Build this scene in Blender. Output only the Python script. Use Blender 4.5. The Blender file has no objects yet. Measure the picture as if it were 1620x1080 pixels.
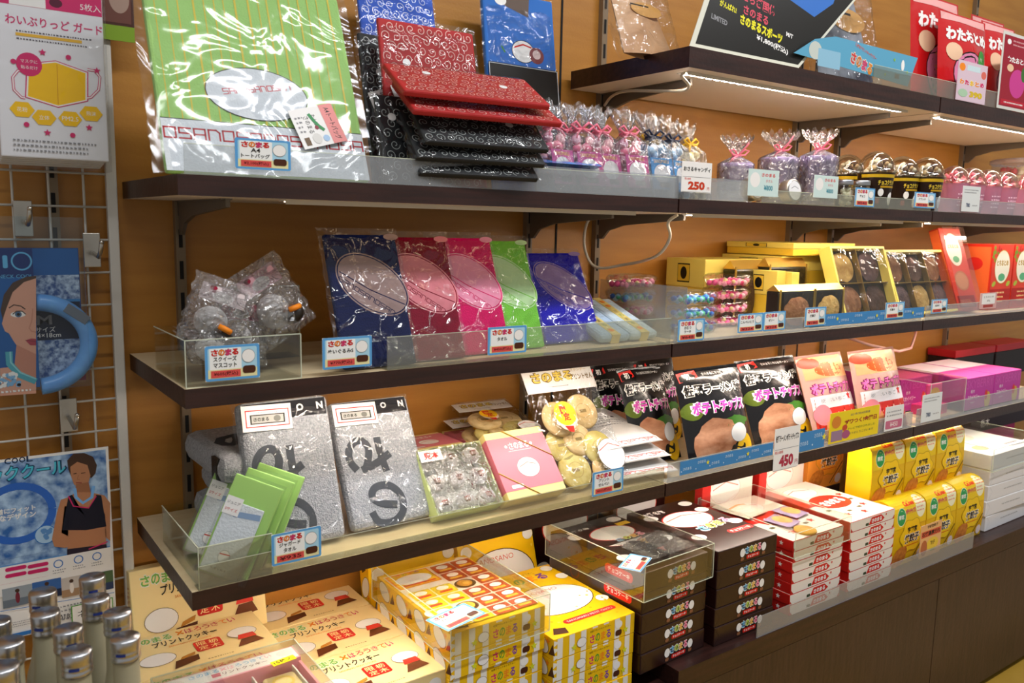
import bpy, bmesh, math, random
from mathutils import Matrix, Vector

SC = bpy.context.scene
COL = SC.collection
random.seed(7)
PI = math.pi

# ------------------------------------------------------------------ camera
CAM = Vector((-.2571, -1.4516, 1.2447))
FPX = 1315.18
RW = ((0.8149169, -0.5792405, 0.0197707), (0.0640540, 0.1239140, 0.9902234), (-0.5760273, -0.8056834, 0.1380823))
cd = bpy.data.cameras.new('camera')
cam = bpy.data.objects.new('camera', cd)
COL.objects.link(cam)
m3 = Matrix(RW).transposed()
cam.matrix_world = Matrix.Translation(CAM) @ m3.to_4x4()
cd.sensor_width = 36.0
cd.lens = FPX * 36.0 / 1620.0
cd.clip_start = .02
cd.dof.use_dof = True
cd.dof.focus_distance = 1.62
cd.dof.aperture_fstop = 9.0
SC.camera = cam

# ------------------------------------------------------------------ light
w = bpy.data.worlds.new('shop_ambient')
SC.world = w
w.use_nodes = True
w.node_tree.nodes['Background'].inputs[0].default_value = (.95, .93, .9, 1)
w.node_tree.nodes['Background'].inputs[1].default_value = .27
SC.view_settings.view_transform = 'Standard'
SC.view_settings.look = 'None'
SC.view_settings.exposure = 0.36
SC.view_settings.gamma = 1.0
SC.view_settings.use_curve_mapping = False


def area(name, loc, size, sizey, power, col=(.98, .98, 1), rot=(0, 0, 0)):
    l = bpy.data.lights.new(name, 'AREA')
    l.shape = 'RECTANGLE'; l.size = size; l.size_y = sizey; l.energy = power; l.color = col
    o = bpy.data.objects.new(name, l); o.location = loc; o.rotation_euler = rot
    COL.objects.link(o)
    return o


# fluorescent ceiling tubes of the shop, in the aisle in front of the shelves
for i, (lx, ly, pw) in enumerate(((-.35, -1.5, 10), (.9, -1.35, 18), (2.3, -1.3, 18))):
    area('ceiling_tube_light', (lx, ly, 2.75), 1.15, .12, pw)

# ------------------------------------------------------------------ materials
def lin(c):
    if isinstance(c, str):
        c = c.lstrip('#')
        c = tuple(int(c[i:i + 2], 16) / 255 for i in (0, 2, 4))
        c = tuple(x / 12.92 if x <= .04045 else ((x + .055) / 1.055) ** 2.4 for x in c)
    return (c[0], c[1], c[2], 1)


_mc = {}


def mat(name, col='#ffffff', rough=.5, metal=0, spec=.5, emit=0, coat=0, noise=None, bump=0, bscale=60, trans=0):
    """principled material; noise=(colour2, scale, stretch xyz) mixes in a second colour"""
    if name in _mc:
        return _mc[name]
    m = bpy.data.materials.new(name)
    m.use_nodes = True
    nt = m.node_tree
    b = nt.nodes['Principled BSDF']
    b.inputs['Base Color'].default_value = lin(col)
    b.inputs['Roughness'].default_value = rough
    b.inputs['Metallic'].default_value = metal
    b.inputs['Specular IOR Level'].default_value = spec
    b.inputs['Coat Weight'].default_value = coat
    b.inputs['Coat Roughness'].default_value = .08
    if emit:
        b.inputs['Emission Color'].default_value = lin(col)
        b.inputs['Emission Strength'].default_value = emit
    tc = nt.nodes.new('ShaderNodeTexCoord')
    if noise:
        c2, sc, st = noise
        mp = nt.nodes.new('ShaderNodeMapping'); mp.inputs['Scale'].default_value = st
        n = nt.nodes.new('ShaderNodeTexNoise'); n.inputs['Scale'].default_value = sc; n.inputs['Detail'].default_value = 5
        r = nt.nodes.new('ShaderNodeValToRGB'); r.color_ramp.elements[0].position = .35; r.color_ramp.elements[1].position = .65
        r.color_ramp.elements[0].color = lin(col); r.color_ramp.elements[1].color = lin(c2)
        nt.links.new(tc.outputs['Object'], mp.inputs[0]); nt.links.new(mp.outputs[0], n.inputs['Vector'])
        nt.links.new(n.outputs['Fac'], r.inputs[0]); nt.links.new(r.outputs[0], b.inputs['Base Color'])
    if bump:
        n = nt.nodes.new('ShaderNodeTexNoise'); n.inputs['Scale'].default_value = bscale; n.inputs['Detail'].default_value = 3
        bp = nt.nodes.new('ShaderNodeBump'); bp.inputs['Strength'].default_value = bump; bp.inputs['Distance'].default_value = .01
        nt.links.new(tc.outputs['Object'], n.inputs['Vector']); nt.links.new(n.outputs['Fac'], bp.inputs['Height'])
        nt.links.new(bp.outputs[0], b.inputs['Normal'])
    _mc[name] = m
    return m


def film(name, tint='#ffffff', gloss=.12, rough=.08, bump=0, bscale=25, haze=0, hcol='#ffffff'):
    """clear plastic: see-through with a clear-coat reflection, a little milky if haze"""
    if name in _mc:
        return _mc[name]
    m = bpy.data.materials.new(name)
    m.use_nodes = True
    nt = m.node_tree
    nt.nodes.remove(nt.nodes['Principled BSDF'])
    out = nt.nodes['Material Output']
    tr = nt.nodes.new('ShaderNodeBsdfTransparent'); tr.inputs[0].default_value = lin(tint)
    gl = nt.nodes.new('ShaderNodeBsdfGlossy'); gl.inputs['Roughness'].default_value = rough
    fr = nt.nodes.new('ShaderNodeLayerWeight'); fr.inputs['Blend'].default_value = .35
    mr = nt.nodes.new('ShaderNodeMapRange'); mr.inputs[3].default_value = gloss * .5; mr.inputs[4].default_value = min(1, gloss * 4)
    mx = nt.nodes.new('ShaderNodeMixShader')
    nt.links.new(fr.outputs['Fresnel'], mr.inputs[0]); nt.links.new(mr.outputs[0], mx.inputs[0])
    first = tr
    if haze:
        df = nt.nodes.new('ShaderNodeBsdfDiffuse'); df.inputs[0].default_value = lin(hcol)
        m2 = nt.nodes.new('ShaderNodeMixShader'); m2.inputs[0].default_value = haze
        nt.links.new(tr.outputs[0], m2.inputs[1]); nt.links.new(df.outputs[0], m2.inputs[2]); first = m2
    nt.links.new(first.outputs[0], mx.inputs[1]); nt.links.new(gl.outputs[0], mx.inputs[2])
    if bump:
        tc = nt.nodes.new('ShaderNodeTexCoord')
        n = nt.nodes.new('ShaderNodeTexNoise'); n.inputs['Scale'].default_value = bscale; n.inputs['Detail'].default_value = 2
        n.inputs['Distortion'].default_value = 1.2
        bp = nt.nodes.new('ShaderNodeBump'); bp.inputs['Strength'].default_value = bump; bp.inputs['Distance'].default_value = .02
        nt.links.new(tc.outputs['Object'], n.inputs['Vector']); nt.links.new(n.outputs['Fac'], bp.inputs['Height'])
        nt.links.new(bp.outputs[0], gl.inputs['Normal']); nt.links.new(bp.outputs[0], fr.inputs['Normal'])
    nt.links.new(mx.outputs[0], out.inputs[0])
    _mc[name] = m
    return m


def woodmat(name, c1, c2, axis, scale=9, rough=.35, bump=.05):
    st = {'x': (1, 14, 14), 'z': (14, 14, 1), 'y': (14, 1, 14)}[axis]
    return mat(name, c1, rough, noise=(c2, scale, st), bump=bump, bscale=90)


def ink(c, rough=.45):
    """printing ink / coloured stock of this colour"""
    return mat('print_' + c.lstrip('#'), c, rough, spec=.3)


ACR = film('clear_acrylic', '#fcfdfb', .07, .03)
ACRE = mat('acrylic_edge', '#cfd6c0', .2, spec=.6)
FROST = film('frosted_guard', '#f2f4f4', .06, .25, haze=.20, hcol='#d4d8dc')
GUARD = film('clear_guard', '#f2f3ea', .10, .06, haze=.10, hcol='#d8d8cc')
BAG = film('clear_bag_film', '#fdfeff', .09, .10, bump=.8, bscale=22)
BAGW = film('crumpled_cellophane', '#fbfbfd', .30, .10, bump=1.0, bscale=60, haze=.06)

# ------------------------------------------------------------------ mesh builder
class MB:
    def __init__(s):
        s.v = []; s.f = []; s.mi = []; s.mats = []; s.sm = []
        s.M = Matrix()

    def idx(s, m):
        if m not in s.mats:
            s.mats.append(m)
        return s.mats.index(m)

    def add(s, vs, fs, m, smooth=False):
        o = len(s.v); k = s.idx(m)
        if s.M == Matrix():
            s.v += [tuple(v) for v in vs]
        else:
            s.v += [tuple(s.M @ Vector(v)) for v in vs]
        for f in fs:
            s.f.append([o + i for i in f]); s.mi.append(k); s.sm.append(smooth)

    def box(s, x0, y0, z0, x1, y1, z1, m, bev=0, top=None, front=None, bottom=None):
        if bev <= 0:
            vs = [(x0, y0, z0), (x1, y0, z0), (x1, y1, z0), (x0, y1, z0), (x0, y0, z1), (x1, y0, z1), (x1, y1, z1), (x0, y1, z1)]
            for f, mm in (((0, 3, 2, 1), bottom), ((4, 5, 6, 7), top), ((0, 1, 5, 4), front), ((1, 2, 6, 5), None), ((2, 3, 7, 6), None), ((3, 0, 4, 7), None)):
                s.add([vs[i] for i in f], [(0, 1, 2, 3)], mm or m)
            return
        bm = bmesh.new()
        bmesh.ops.create_cube(bm, size=1)
        for v in bm.verts:
            v.co = Vector(((x0 + x1) / 2 + v.co.x * (x1 - x0), (y0 + y1) / 2 + v.co.y * (y1 - y0), (z0 + z1) / 2 + v.co.z * (z1 - z0)))
        bmesh.ops.bevel(bm, geom=list(bm.edges), offset=bev, segments=2, affect='EDGES', profile=.5)
        s.bm(bm, m, False)

    def bm(s, bm, m, smooth=True):
        bm.verts.ensure_lookup_table(); bm.verts.index_update()
        s.add([v.co.copy() for v in bm.verts], [[v.index for v in f.verts] for f in bm.faces], m, smooth)
        bm.free()

    def grid(s, fn, nu, nv, m, smooth=True, closed_u=False):
        vs = []; fs = []
        for j in range(nv + 1):
            for i in range(nu + 1):
                vs.append(fn(i / nu, j / nv))
        for j in range(nv):
            for i in range(nu):
                a = j * (nu + 1) + i
                fs.append((a, a + 1, a + nu + 2, a + nu + 1))
        s.add(vs, fs, m, smooth)

    def lathe(s, prof, m, n=24, c=(0, 0, 0), smooth=True, cap=False):
        """prof: list of (radius, z)"""
        vs = []; fs = []
        for r, z in prof:
            for i in range(n):
                a = 2 * PI * i / n
                vs.append((c[0] + r * math.cos(a), c[1] + r * math.sin(a), c[2] + z))
        for j in range(len(prof) - 1):
            for i in range(n):
                k = (i + 1) % n
                fs.append((j * n + i, j * n + k, (j + 1) * n + k, (j + 1) * n + i))
        if cap:
            fs.append([(len(prof) - 1) * n + i for i in range(n)])
            fs.append([i for i in range(n)][::-1])
        s.add(vs, fs, m, smooth)

    def tube(s, pts, r, m, n=8, smooth=True):
        pts = [Vector(p) for p in pts]
        vs = []; fs = []
        for i, p in enumerate(pts):
            t = (pts[min(i + 1, len(pts) - 1)] - pts[max(i - 1, 0)]).normalized()
            a = t.orthogonal().normalized() if i == 0 else (a - t * a.dot(t)).normalized()
            b = t.cross(a)
            rr = r[i] if isinstance(r, (list, tuple)) else r
            for k in range(n):
                an = 2 * PI * k / n
                vs.append(p + (a * math.cos(an) + b * math.sin(an)) * rr)
        for i in range(len(pts) - 1):
            for k in range(n):
                q = (k + 1) % n
                fs.append((i * n + k, i * n + q, (i + 1) * n + q, (i + 1) * n + k))
        fs.append(list(range(n))[::-1]); fs.append([(len(pts) - 1) * n + k for k in range(n)])
        s.add(vs, fs, m, smooth)

    def ball(s, c, r, m, sub=2, jit=0, seed=0):
        bm = bmesh.new()
        bmesh.ops.create_icosphere(bm, subdivisions=sub, radius=1)
        rnd = random.Random(seed)
        rr = (r, r, r) if not isinstance(r, (tuple, list)) else r
        for v in bm.verts:
            k = 1 + (rnd.uniform(-jit, jit) if jit else 0)
            v.co = Vector((c[0] + v.co.x * rr[0] * k, c[1] + v.co.y * rr[1] * k, c[2] + v.co.z * rr[2] * k))
        s.bm(bm, m)

    def build(s, name, parent=None, M=None):
        me = bpy.data.meshes.new(name)
        me.from_pydata([tuple(v) for v in s.v], [], s.f)
        for m in s.mats:
            me.materials.append(m)
        me.polygons.foreach_set('material_index', s.mi)
        me.polygons.foreach_set('use_smooth', s.sm)
        me.update()
        o = bpy.data.objects.new(name, me)
        COL.objects.link(o)
        if parent is not None:
            o.parent = parent
        if M is not None:
            o.matrix_local = M
        return o


# ------------------------------------------------------------------ lettering and print on a surface
_tc = {}


def glyphs(t, bold=0.0):
    k = (t, bold)
    if k in _tc:
        return _tc[k]
    c = bpy.data.curves.new('lettering', 'FONT')
    c.body = t; c.resolution_u = 2; c.offset = bold; c.fill_mode = 'FRONT'
    c.align_x = 'CENTER'
    o = bpy.data.objects.new('lettering', c)
    COL.objects.link(o)
    dg = bpy.context.evaluated_depsgraph_get(); dg.update()
    me = bpy.data.meshes.new_from_object(o.evaluated_get(dg))
    vs = [(v.co.x, v.co.y) for v in me.vertices]
    fs = [list(p.vertices) for p in me.polygons]
    COL.objects.unlink(o); bpy.data.objects.remove(o); bpy.data.curves.remove(c); bpy.data.meshes.remove(me)
    if not vs:
        vs = [(0, 0), (1, 0), (1, 1)]; fs = []
    xs = [v[0] for v in vs]; ys = [v[1] for v in vs]
    x0, x1, y0, y1 = min(xs), max(xs), min(ys), max(ys)
    vs = [((x - (x0 + x1) / 2), (y - (y0 + y1) / 2)) for x, y in vs]
    _tc[k] = (vs, fs, max(x1 - x0, 1e-4), max(y1 - y0, 1e-4))
    return _tc[k]


class Surf:
    """a print surface: fn(u, v, n) -> point; each print lies a hair above the one below"""
    def __init__(s, mb, fn):
        s.mb = mb; s.fn = fn; s.n = .0002

    def up(s):
        s.n += .00003
        return s.n

    def rect(s, u0, v0, u1, v1, m, nu=1, nv=1, rot=0):
        n = s.up(); vs = []; fs = []
        cu, cv = (u0 + u1) / 2, (v0 + v1) / 2; c, q = math.cos(rot), math.sin(rot)
        for j in range(nv + 1):
            for i in range(nu + 1):
                a, b = u0 + (u1 - u0) * i / nu - cu, v0 + (v1 - v0) * j / nv - cv
                vs.append(s.fn(cu + a * c - b * q, cv + a * q + b * c, n))
        for j in range(nv):
            for i in range(nu):
                k = j * (nu + 1) + i
                fs.append((k, k + 1, k + nu + 2, k + nu + 1))
        s.mb.add(vs, fs, m)

    def rrect(s, u0, v0, u1, v1, m, r=.003, k=5):
        pts = []
        r = min(r, abs(u1 - u0) / 2, abs(v1 - v0) / 2)
        for cx, cy, a0 in ((u1 - r, v1 - r, 0), (u0 + r, v1 - r, 90), (u0 + r, v0 + r, 180), (u1 - r, v0 + r, 270)):
            for i in range(k + 1):
                a = math.radians(a0 + 90 * i / k)
                pts.append((cx + r * math.cos(a), cy + r * math.sin(a)))
        s.poly(pts, m)

    def poly(s, pts, m):
        n = s.up()
        s.mb.add([s.fn(u, v, n) for u, v in pts], [list(range(len(pts)))], m)

    def fan(s, c, pts, m):
        n = s.up(); k = len(pts)
        s.mb.add([s.fn(c[0], c[1], n)] + [s.fn(u, v, n) for u, v in pts], [(0, i + 1, (i + 1) % k + 1) for i in range(k)], m)

    def ell(s, u, v, ru, rv, m, rot=0, n=22, rings=2, wob=0, seed=0):
        h = s.up(); c, q = math.cos(rot), math.sin(rot)
        rnd = random.Random(seed)
        rad = [1 + rnd.uniform(-wob, wob) for _ in range(n)]
        vs = [s.fn(u, v, h)]; fs = []
        for r in range(1, rings + 1):
            for i in range(n):
                a = 2 * PI * i / n; k = r / rings * rad[i]
                x, y = ru * k * math.cos(a), rv * k * math.sin(a)
                vs.append(s.fn(u + x * c - y * q, v + x * q + y * c, h))
        for i in range(n):
            fs.append((0, 1 + i, 1 + (i + 1) % n))
        for r in range(rings - 1):
            for i in range(n):
                k = (i + 1) % n
                fs.append((1 + r * n + i, 1 + (r + 1) * n + i, 1 + (r + 1) * n + k, 1 + r * n + k))
        s.mb.add(vs, fs, m)

    def line(s, pts, w, m, closed=False):
        n = s.up(); vs = []; fs = []
        P = list(pts) + ([pts[0]] if closed else [])
        for i, p in enumerate(P):
            a = P[max(i - 1, 0)]; b = P[min(i + 1, len(P) - 1)]
            if closed and i in (0, len(P) - 1):
                a = P[-2]; b = P[1]
            dx, dy = b[0] - a[0], b[1] - a[1]; L = math.hypot(dx, dy) or 1
            nx, ny = -dy / L * w / 2, dx / L * w / 2
            vs += [s.fn(p[0] + nx, p[1] + ny, n), s.fn(p[0] - nx, p[1] - ny, n)]
        for i in range(len(P) - 1):
            fs.append((2 * i, 2 * i + 1, 2 * i + 3, 2 * i + 2))
        s.mb.add(vs, fs, m)

    def ring(s, u, v, ru, rv, w, m, a0=0, a1=360, rot=0, n=28):
        c, q = math.cos(rot), math.sin(rot); P = []
        for i in range(n + 1):
            a = math.radians(a0 + (a1 - a0) * i / n); x, y = ru * math.cos(a), rv * math.sin(a)
            P.append((u + x * c - y * q, v + x * q + y * c))
        s.line(P, w, m)

    def star(s, u, v, r, m, rot=PI / 2):
        P = []
        for i in range(10):
            a = rot + PI * i / 5; k = r if i % 2 == 0 else r * .45
            P.append((u + k * math.cos(a), v + k * math.sin(a)))
        s.fan((u, v), P, m)

    def text(s, t, u, v, m, h=None, w=None, bold=0.0, rot=0, shear=0):
        vs, fs, gw, gh = glyphs(t, bold)
        if h is None:
            h = w / gw * gh
        if w is None:
            w = h / gh * gw
        sx, sy = w / gw, h / gh; c, q = math.cos(rot), math.sin(rot); n = s.up()
        P = []
        for x, y in vs:
            a, b = x * sx + y * sy * shear, y * sy
            P.append(s.fn(u + a * c - b * q, v + a * q + b * c, n))
        s.mb.add(P, fs, m)

    def chars(s, t, u, v, cols, h, w, bold=.02, rot=0, back=None, bb=.05):
        """one colour per letter, spread over width w; back = outline colour"""
        k = len(t); c, q = math.cos(rot), math.sin(rot)
        for ps in ((0, 1) if back else (1,)):
            for i, ch in enumerate(t):
                d = (i - (k - 1) / 2) * w / k
                g = 1.16 if ps == 0 else 1
                s.text(ch, u + d * c, v + d * q, back if ps == 0 else cols[i % len(cols)], h=h * g, w=w / k * .86 * g, bold=(bb if ps == 0 else bold), rot=rot)

    def sano(s, t, u, v, h, w, m, rot=0, th=.16):
        """square block capitals S A N O, centred at u, v"""
        S = {'O': [(0, 0, 1, 0), (1, 0, 1, 1), (1, 1, 0, 1), (0, 1, 0, 0)], 'S': [(0, 0, 1, 0), (1, 0, 1, .5), (1, .5, 0, .5), (0, .5, 0, 1), (0, 1, 1, 1)],
             'A': [(0, 0, 0, 1), (0, 1, 1, 1), (1, 1, 1, 0), (0, .45, 1, .45)], 'N': [(0, 0, 0, 1), (0, 1, .7, 1), (.7, 1, 1, .75), (1, .75, 1, 0)]}
        n = s.up(); k = len(t); cw = w / k; vs = []; fs = []; c, q = math.cos(rot), math.sin(rot); lw = h * th
        for i, ch in enumerate(t):
            x0 = -w / 2 + i * cw + cw * .12; ww = cw * .76
            for a, b, d, e in S[ch]:
                p0 = Vector((x0 + a * ww, (b - .5) * h)); p1 = Vector((x0 + d * ww, (e - .5) * h)); dr = (p1 - p0).normalized(); nn = Vector((-dr.y, dr.x)) * lw / 2; ex = dr * lw / 2
                o = len(vs)
                for p in (p0 + nn - ex, p0 - nn - ex, p1 - nn + ex, p1 + nn + ex): vs.append(s.fn(u + p.x * c - p.y * q, v + p.x * q + p.y * c, n))
                fs.append((o, o + 1, o + 2, o + 3))
        s.mb.add(vs, fs, m)

    def spots(s, n, u0, v0, u1, v1, r, ms, seed=1):
        rnd = random.Random(seed)
        base = s.n
        for i in range(n):
            s.n = base + (i % 9) * .00003
            s.ell(rnd.uniform(u0, u1), rnd.uniform(v0, v1), r * rnd.uniform(.6, 1.2), r * rnd.uniform(.6, 1.2), rnd.choice(ms), n=8, rings=1)
        s.n = base + .0004

    def microtext(s, u0, v0, u1, v1, rows, m, seed=3):
        """rows of tiny unreadable lettering"""
        rnd = random.Random(seed)
        u0, u1 = min(u0, u1), max(u0, u1); v0, v1 = min(v0, v1), max(v0, v1); dv = max((v1 - v0) / rows, .0006)
        for r in range(rows):
            u = u0; v = v1 - (r + .5) * dv
            n = s.up()
            vs = []; fs = []
            end = u1 - rnd.uniform(0, .25) * (u1 - u0)
            while u < end:
                k = rnd.uniform(.2, .6) * dv
                o = len(vs)
                vs += [s.fn(u, v - dv * .2, n), s.fn(u + k, v - dv * .2, n), s.fn(u + k, v + dv * rnd.uniform(.0, .2), n), s.fn(u, v + dv * .2, n)]
                fs.append((o, o + 1, o + 2, o + 3))
                u += k + dv * .3
            s.mb.add(vs, fs, m)


def flat(o, U, V):
    o = Vector(o); U = Vector(U).normalized(); V = Vector(V).normalized(); N = U.cross(V)
    return lambda u, v, n: o + U * u + V * v + N * n


def front(mb, y=0):
    return Surf(mb, flat((0, y, 0), (1, 0, 0), (0, 0, 1)))


def topof(mb, z):
    return Surf(mb, flat((0, 0, z), (1, 0, 0), (0, 1, 0)))


def leftof(mb, d, x=0):
    return Surf(mb, flat((x, d, 0), (0, -1, 0), (0, 0, 1)))


# ------------------------------------------------------------------ things
def tag(o, label, cat, group=None, kind=None):
    o['label'] = label; o['category'] = cat
    if group: o['group'] = group
    if kind: o['kind'] = kind
    return o


def thing(name, label, cat, M=None, group=None):
    o = bpy.data.objects.new(name, None)
    o.empty_display_size = .02
    COL.objects.link(o)
    if M is not None: o.matrix_world = M
    return tag(o, label, cat, group)


def place(o, M):
    o.matrix_world = M
    return o


def copy_tree(o, parent=None):
    c = o.copy(); COL.objects.link(c)
    if parent is not None:
        c.parent = parent
    for ch in o.children:
        copy_tree(ch, c)
    return c


def structure(o):
    o['kind'] = 'structure'
    return o


def T(x, y, z, rz=0, lean=0, lift=0):
    """stand a thing at a point, turned by rz and leaning back by lean (radians)"""
    return Matrix.Translation((x, y, z + lift)) @ Matrix.Rotation(rz, 4, 'Z') @ Matrix.Rotation(-lean, 4, 'X')


# ------------------------------------------------------------------ measuring from the photograph
def ray(px, py):
    return m3 @ Vector(((px - 810) / FPX, -(py - 540) / FPX, -1))


def atY(px, py, y):
    r = ray(px, py); return CAM + r * ((y - CAM.y) / r.y)


def atX(px, py, x):
    r = ray(px, py); return CAM + r * ((x - CAM.x) / r.x)


def atZ(px, py, z):
    r = ray(px, py); return CAM + r * ((z - CAM.z) / r.z)


def xat(px, y, z):
    """the X whose point (X, y, z) shows in column px"""
    lo, hi = -1.0, 4.0
    for _ in range(50):
        x = (lo + hi) / 2
        q = m3.transposed() @ (Vector((x, y, z)) - CAM)
        if 810 + FPX * q.x / -q.z < px: lo = x
        else: hi = x
    return x


def leanY(pl, pr, y, tl, z):
    """the same for a thing whose foot stands at depth y"""
    x0 = xat(pl, y, z); x1 = xat(pr, y, z)
    B = atX(tl[0], tl[1], x0)
    return (x0, y, z), x1 - x0, math.hypot(B.y - y, B.z - z), math.atan2(B.y - y, B.z - z)


def leaner(bl, brx, tl, z):
    """left-bottom pixel on a board at height z, right-bottom column, left-top pixel -> matrix, width, height, lean"""
    A = atZ(bl[0], bl[1], z)
    x1 = xat(brx, A.y, z)
    B = atX(tl[0], tl[1], A.x)
    h = math.hypot(B.y - A.y, B.z - z)
    return (A.x, A.y, z), x1 - A.x, h, math.atan2(B.y - A.y, B.z - z)
# ------------------------------------------------------------------ the setting
WALL = mat('amber_wood_panel', '#ba8133', .45, noise=('#ae752b', 5, (1, 1, 9)), bump=.04, bscale=200)
DARK = woodmat('dark_walnut_laminate', '#26130f', '#381d17', 'x', 7, .38)
CABW = woodmat('dark_walnut_door', '#2c1a16', '#3e2822', 'z', 9, .4)
PALE = mat('pale_laminate', '#d8c6a2', .45, noise=('#d2bd96', 12, (1, 6, 1)))
UNDER = mat('white_shelf_underside', '#dcd3ca', .5)
STEEL = mat('brushed_steel', '#b9b4aa', .3, 1)
STEELD = mat('grey_painted_steel', '#6e675e', .45, .4)
BLACK = mat('black_gap', '#0c0a09', .8)
CREAMW = mat('cream_painted_steel', '#cfccc4', .4)
FLOORM = mat('yellow_vinyl_floor', '#b8923a', .35, noise=('#a98330', 6, (1, 1, 1)))
LED = mat('led_strip_lamp', '#ffeedd', .4, emit=74)
SP = .356
Z1, Z2, Z3, Z4 = 1.574, 1.300, 1.028, .753
TH = .026

b = MB(); b.box(-1.2, .0, -.02, 4.2, .05, 2.6, WALL); structure(b.build('wall_back'))
for i, x in enumerate((.894, 1.79)):
    b = MB(); b.box(x - .0025, -.0015, .3, x + .0025, .0, 2.6, BLACK); structure(b.build('trim_%d' % (i + 1)))
b = MB(); b.box(-1.5, -3.2, -.04, 4.2, 0.05, -.02, FLOORM); b.box(1.9, -.74, -.02, 4.2, -.70, -.0195, mat('white_floor_line', '#d8d2c0', .4)); structure(b.build('floor'))

# slotted steel uprights behind the shelves
upl = ['slotted steel upright on the wall behind the round squishy toys', 'slotted steel upright behind the lime green towel',
       'slotted steel upright behind the hanging loop of white cable', 'slotted steel upright at the right, above the white boxes',
       'slotted steel upright behind the red sweet bags on the top shelf', 'slotted steel upright at the far right of the wall', 'slotted steel upright behind the wire grid']
b = MB(); b.box(-.0075, -.014, 0, .0075, 0, 1.8, mat('tan_painted_upright', '#86745c', .45, .2))
s = Surf(b, flat((0, -.014, 0), (1, 0, 0), (0, 0, 1)))
for k in range(34):
    s.rect(-.003, .02 + k * .052, .003, .05 + k * .052, BLACK)
up0 = None
for x, l in zip((.097, .811, 1.005, 1.71, 1.905, 2.61, -.085), upl):
    o = b.build('slotted_upright') if up0 is None else copy_tree(up0)
    up0 = up0 or o
    o.location = (x, 0, .45); tag(o, l, 'upright', 'slotted wall uprights')


def shelf(label, x0, x1, z, th, brx, led, ledcol=LED, y=SP):
    t = thing('shelf', label, 'shelf', Matrix.Translation((x0, 0, z)), 'wall shelves')
    L = x1 - x0
    b = MB(); b.box(0, -y, -th, L, -.017, 0, DARK, top=PALE, bottom=UNDER)
    s = Surf(b, flat((0, -y, 0), (1, 0, 0), (0, 0, 1)))
    b.build('board', t)
    for bx in brx:
        b = MB(); X = bx - x0; zz = -th
        P = [(-.018, 0), (-.275, 0), (-.275, -.012), (-.10, -.024), (-.05, -.036), (-.03, -.055), (-.018, -.055)]
        n = len(P)
        b.add([(X - .003, p, zz + q) for p, q in P] + [(X + .003, p, zz + q) for p, q in P],
              [list(range(n)), list(range(n, 2 * n))[::-1]] + [(i, (i + 1) % n, n + (i + 1) % n, n + i) for i in range(n)], STEELD)
        b.box(X - .008, -.27, zz - .002, X + .008, -.018, zz, STEELD)
        b.build('bracket', t)
    if led:
        a, c = led
        b = MB(); b.box(a - x0, -.325, -th - .002, c - x0, -.30, -th, CREAMW)
        b.box(a - x0, -.3275, -th - .0065, c - x0, -.3255, -th, CREAMW)
        b.build('led_channel', t)
        b = MB(); n = int((c - a) / .022)
        for i in range(n):
            u = a - x0 + (i + .2) * (c - a) / n
            b.box(u, -.319, -th - .0035, u + .013, -.308, -th - .0021, ledcol)
        b.build('led_strip', t)
    return t


shelf('top shelf over the left half, under the black price poster', .91, 1.788, Z1, .037, (1.005, 1.71), (.938, 1.70))
shelf('top shelf at right, under the red sweet bags', 1.793, 2.69, Z1, .037, (1.905, 2.61), (1.85, 2.62))
LEDW = mat('dim_led_strip_lamp', '#ffe0b8', .4, emit=4)
shelf('second shelf from the top at left, under the green tote bag', .0115, .898, Z2, TH, (.097, .811), (.16, .82), LEDW)
shelf('second shelf from the top in the middle, under the purple wrapped towels', .902, 1.798, Z2, TH, (1.005, 1.71), (.97, 1.72))
shelf('second shelf from the top at right, under the pink popcorn cups', 1.802, 2.69, Z2, TH, (1.905, 2.61), (1.85, 2.62))
shelf('third shelf from the top at left, under the coloured towels', .0115, .898, Z3, TH, (.097, .811), (.12, .84))
shelf('third shelf from the top in the middle, under the cookie boxes', .902, 1.798, Z3, TH, (1.005, 1.71), (.97, 1.74))
shelf('third shelf from the top at right, under the red strawberry boxes', 1.802, 2.69, Z3, TH, (1.905, 2.61), (1.85, 2.62))
shelf('lowest wall shelf at left, under the grey towels', .0115, .898, Z4, TH, (.097, .811), (.12, .84))
shelf('lowest wall shelf in the middle, under the snack bags', .902, 1.798, Z4, TH, (1.005, 1.71), (.97, 1.74))
shelf('lowest wall shelf at right, under the violet boxes', 1.802, 2.69, Z4, TH, (1.905, 2.61), (1.85, 2.62))


def guard(label, x0, x1, z, h, m):
    b = MB(); b.box(x0, -SP, z, x1, -SP + .0018, z + h, m)
    b.box(x0, -SP + .0018, z, x1, -SP + .02, z + .0015, m)
    s = Surf(b, flat((0, -SP, z), (1, 0, 0), (0, 0, 1)))
    s.rect(x0, h - .0008, x1, h, ACRE)
    return tag(b.build('acrylic_guard'), label, 'shelf guard', 'acrylic guards along the shelf fronts')


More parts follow.
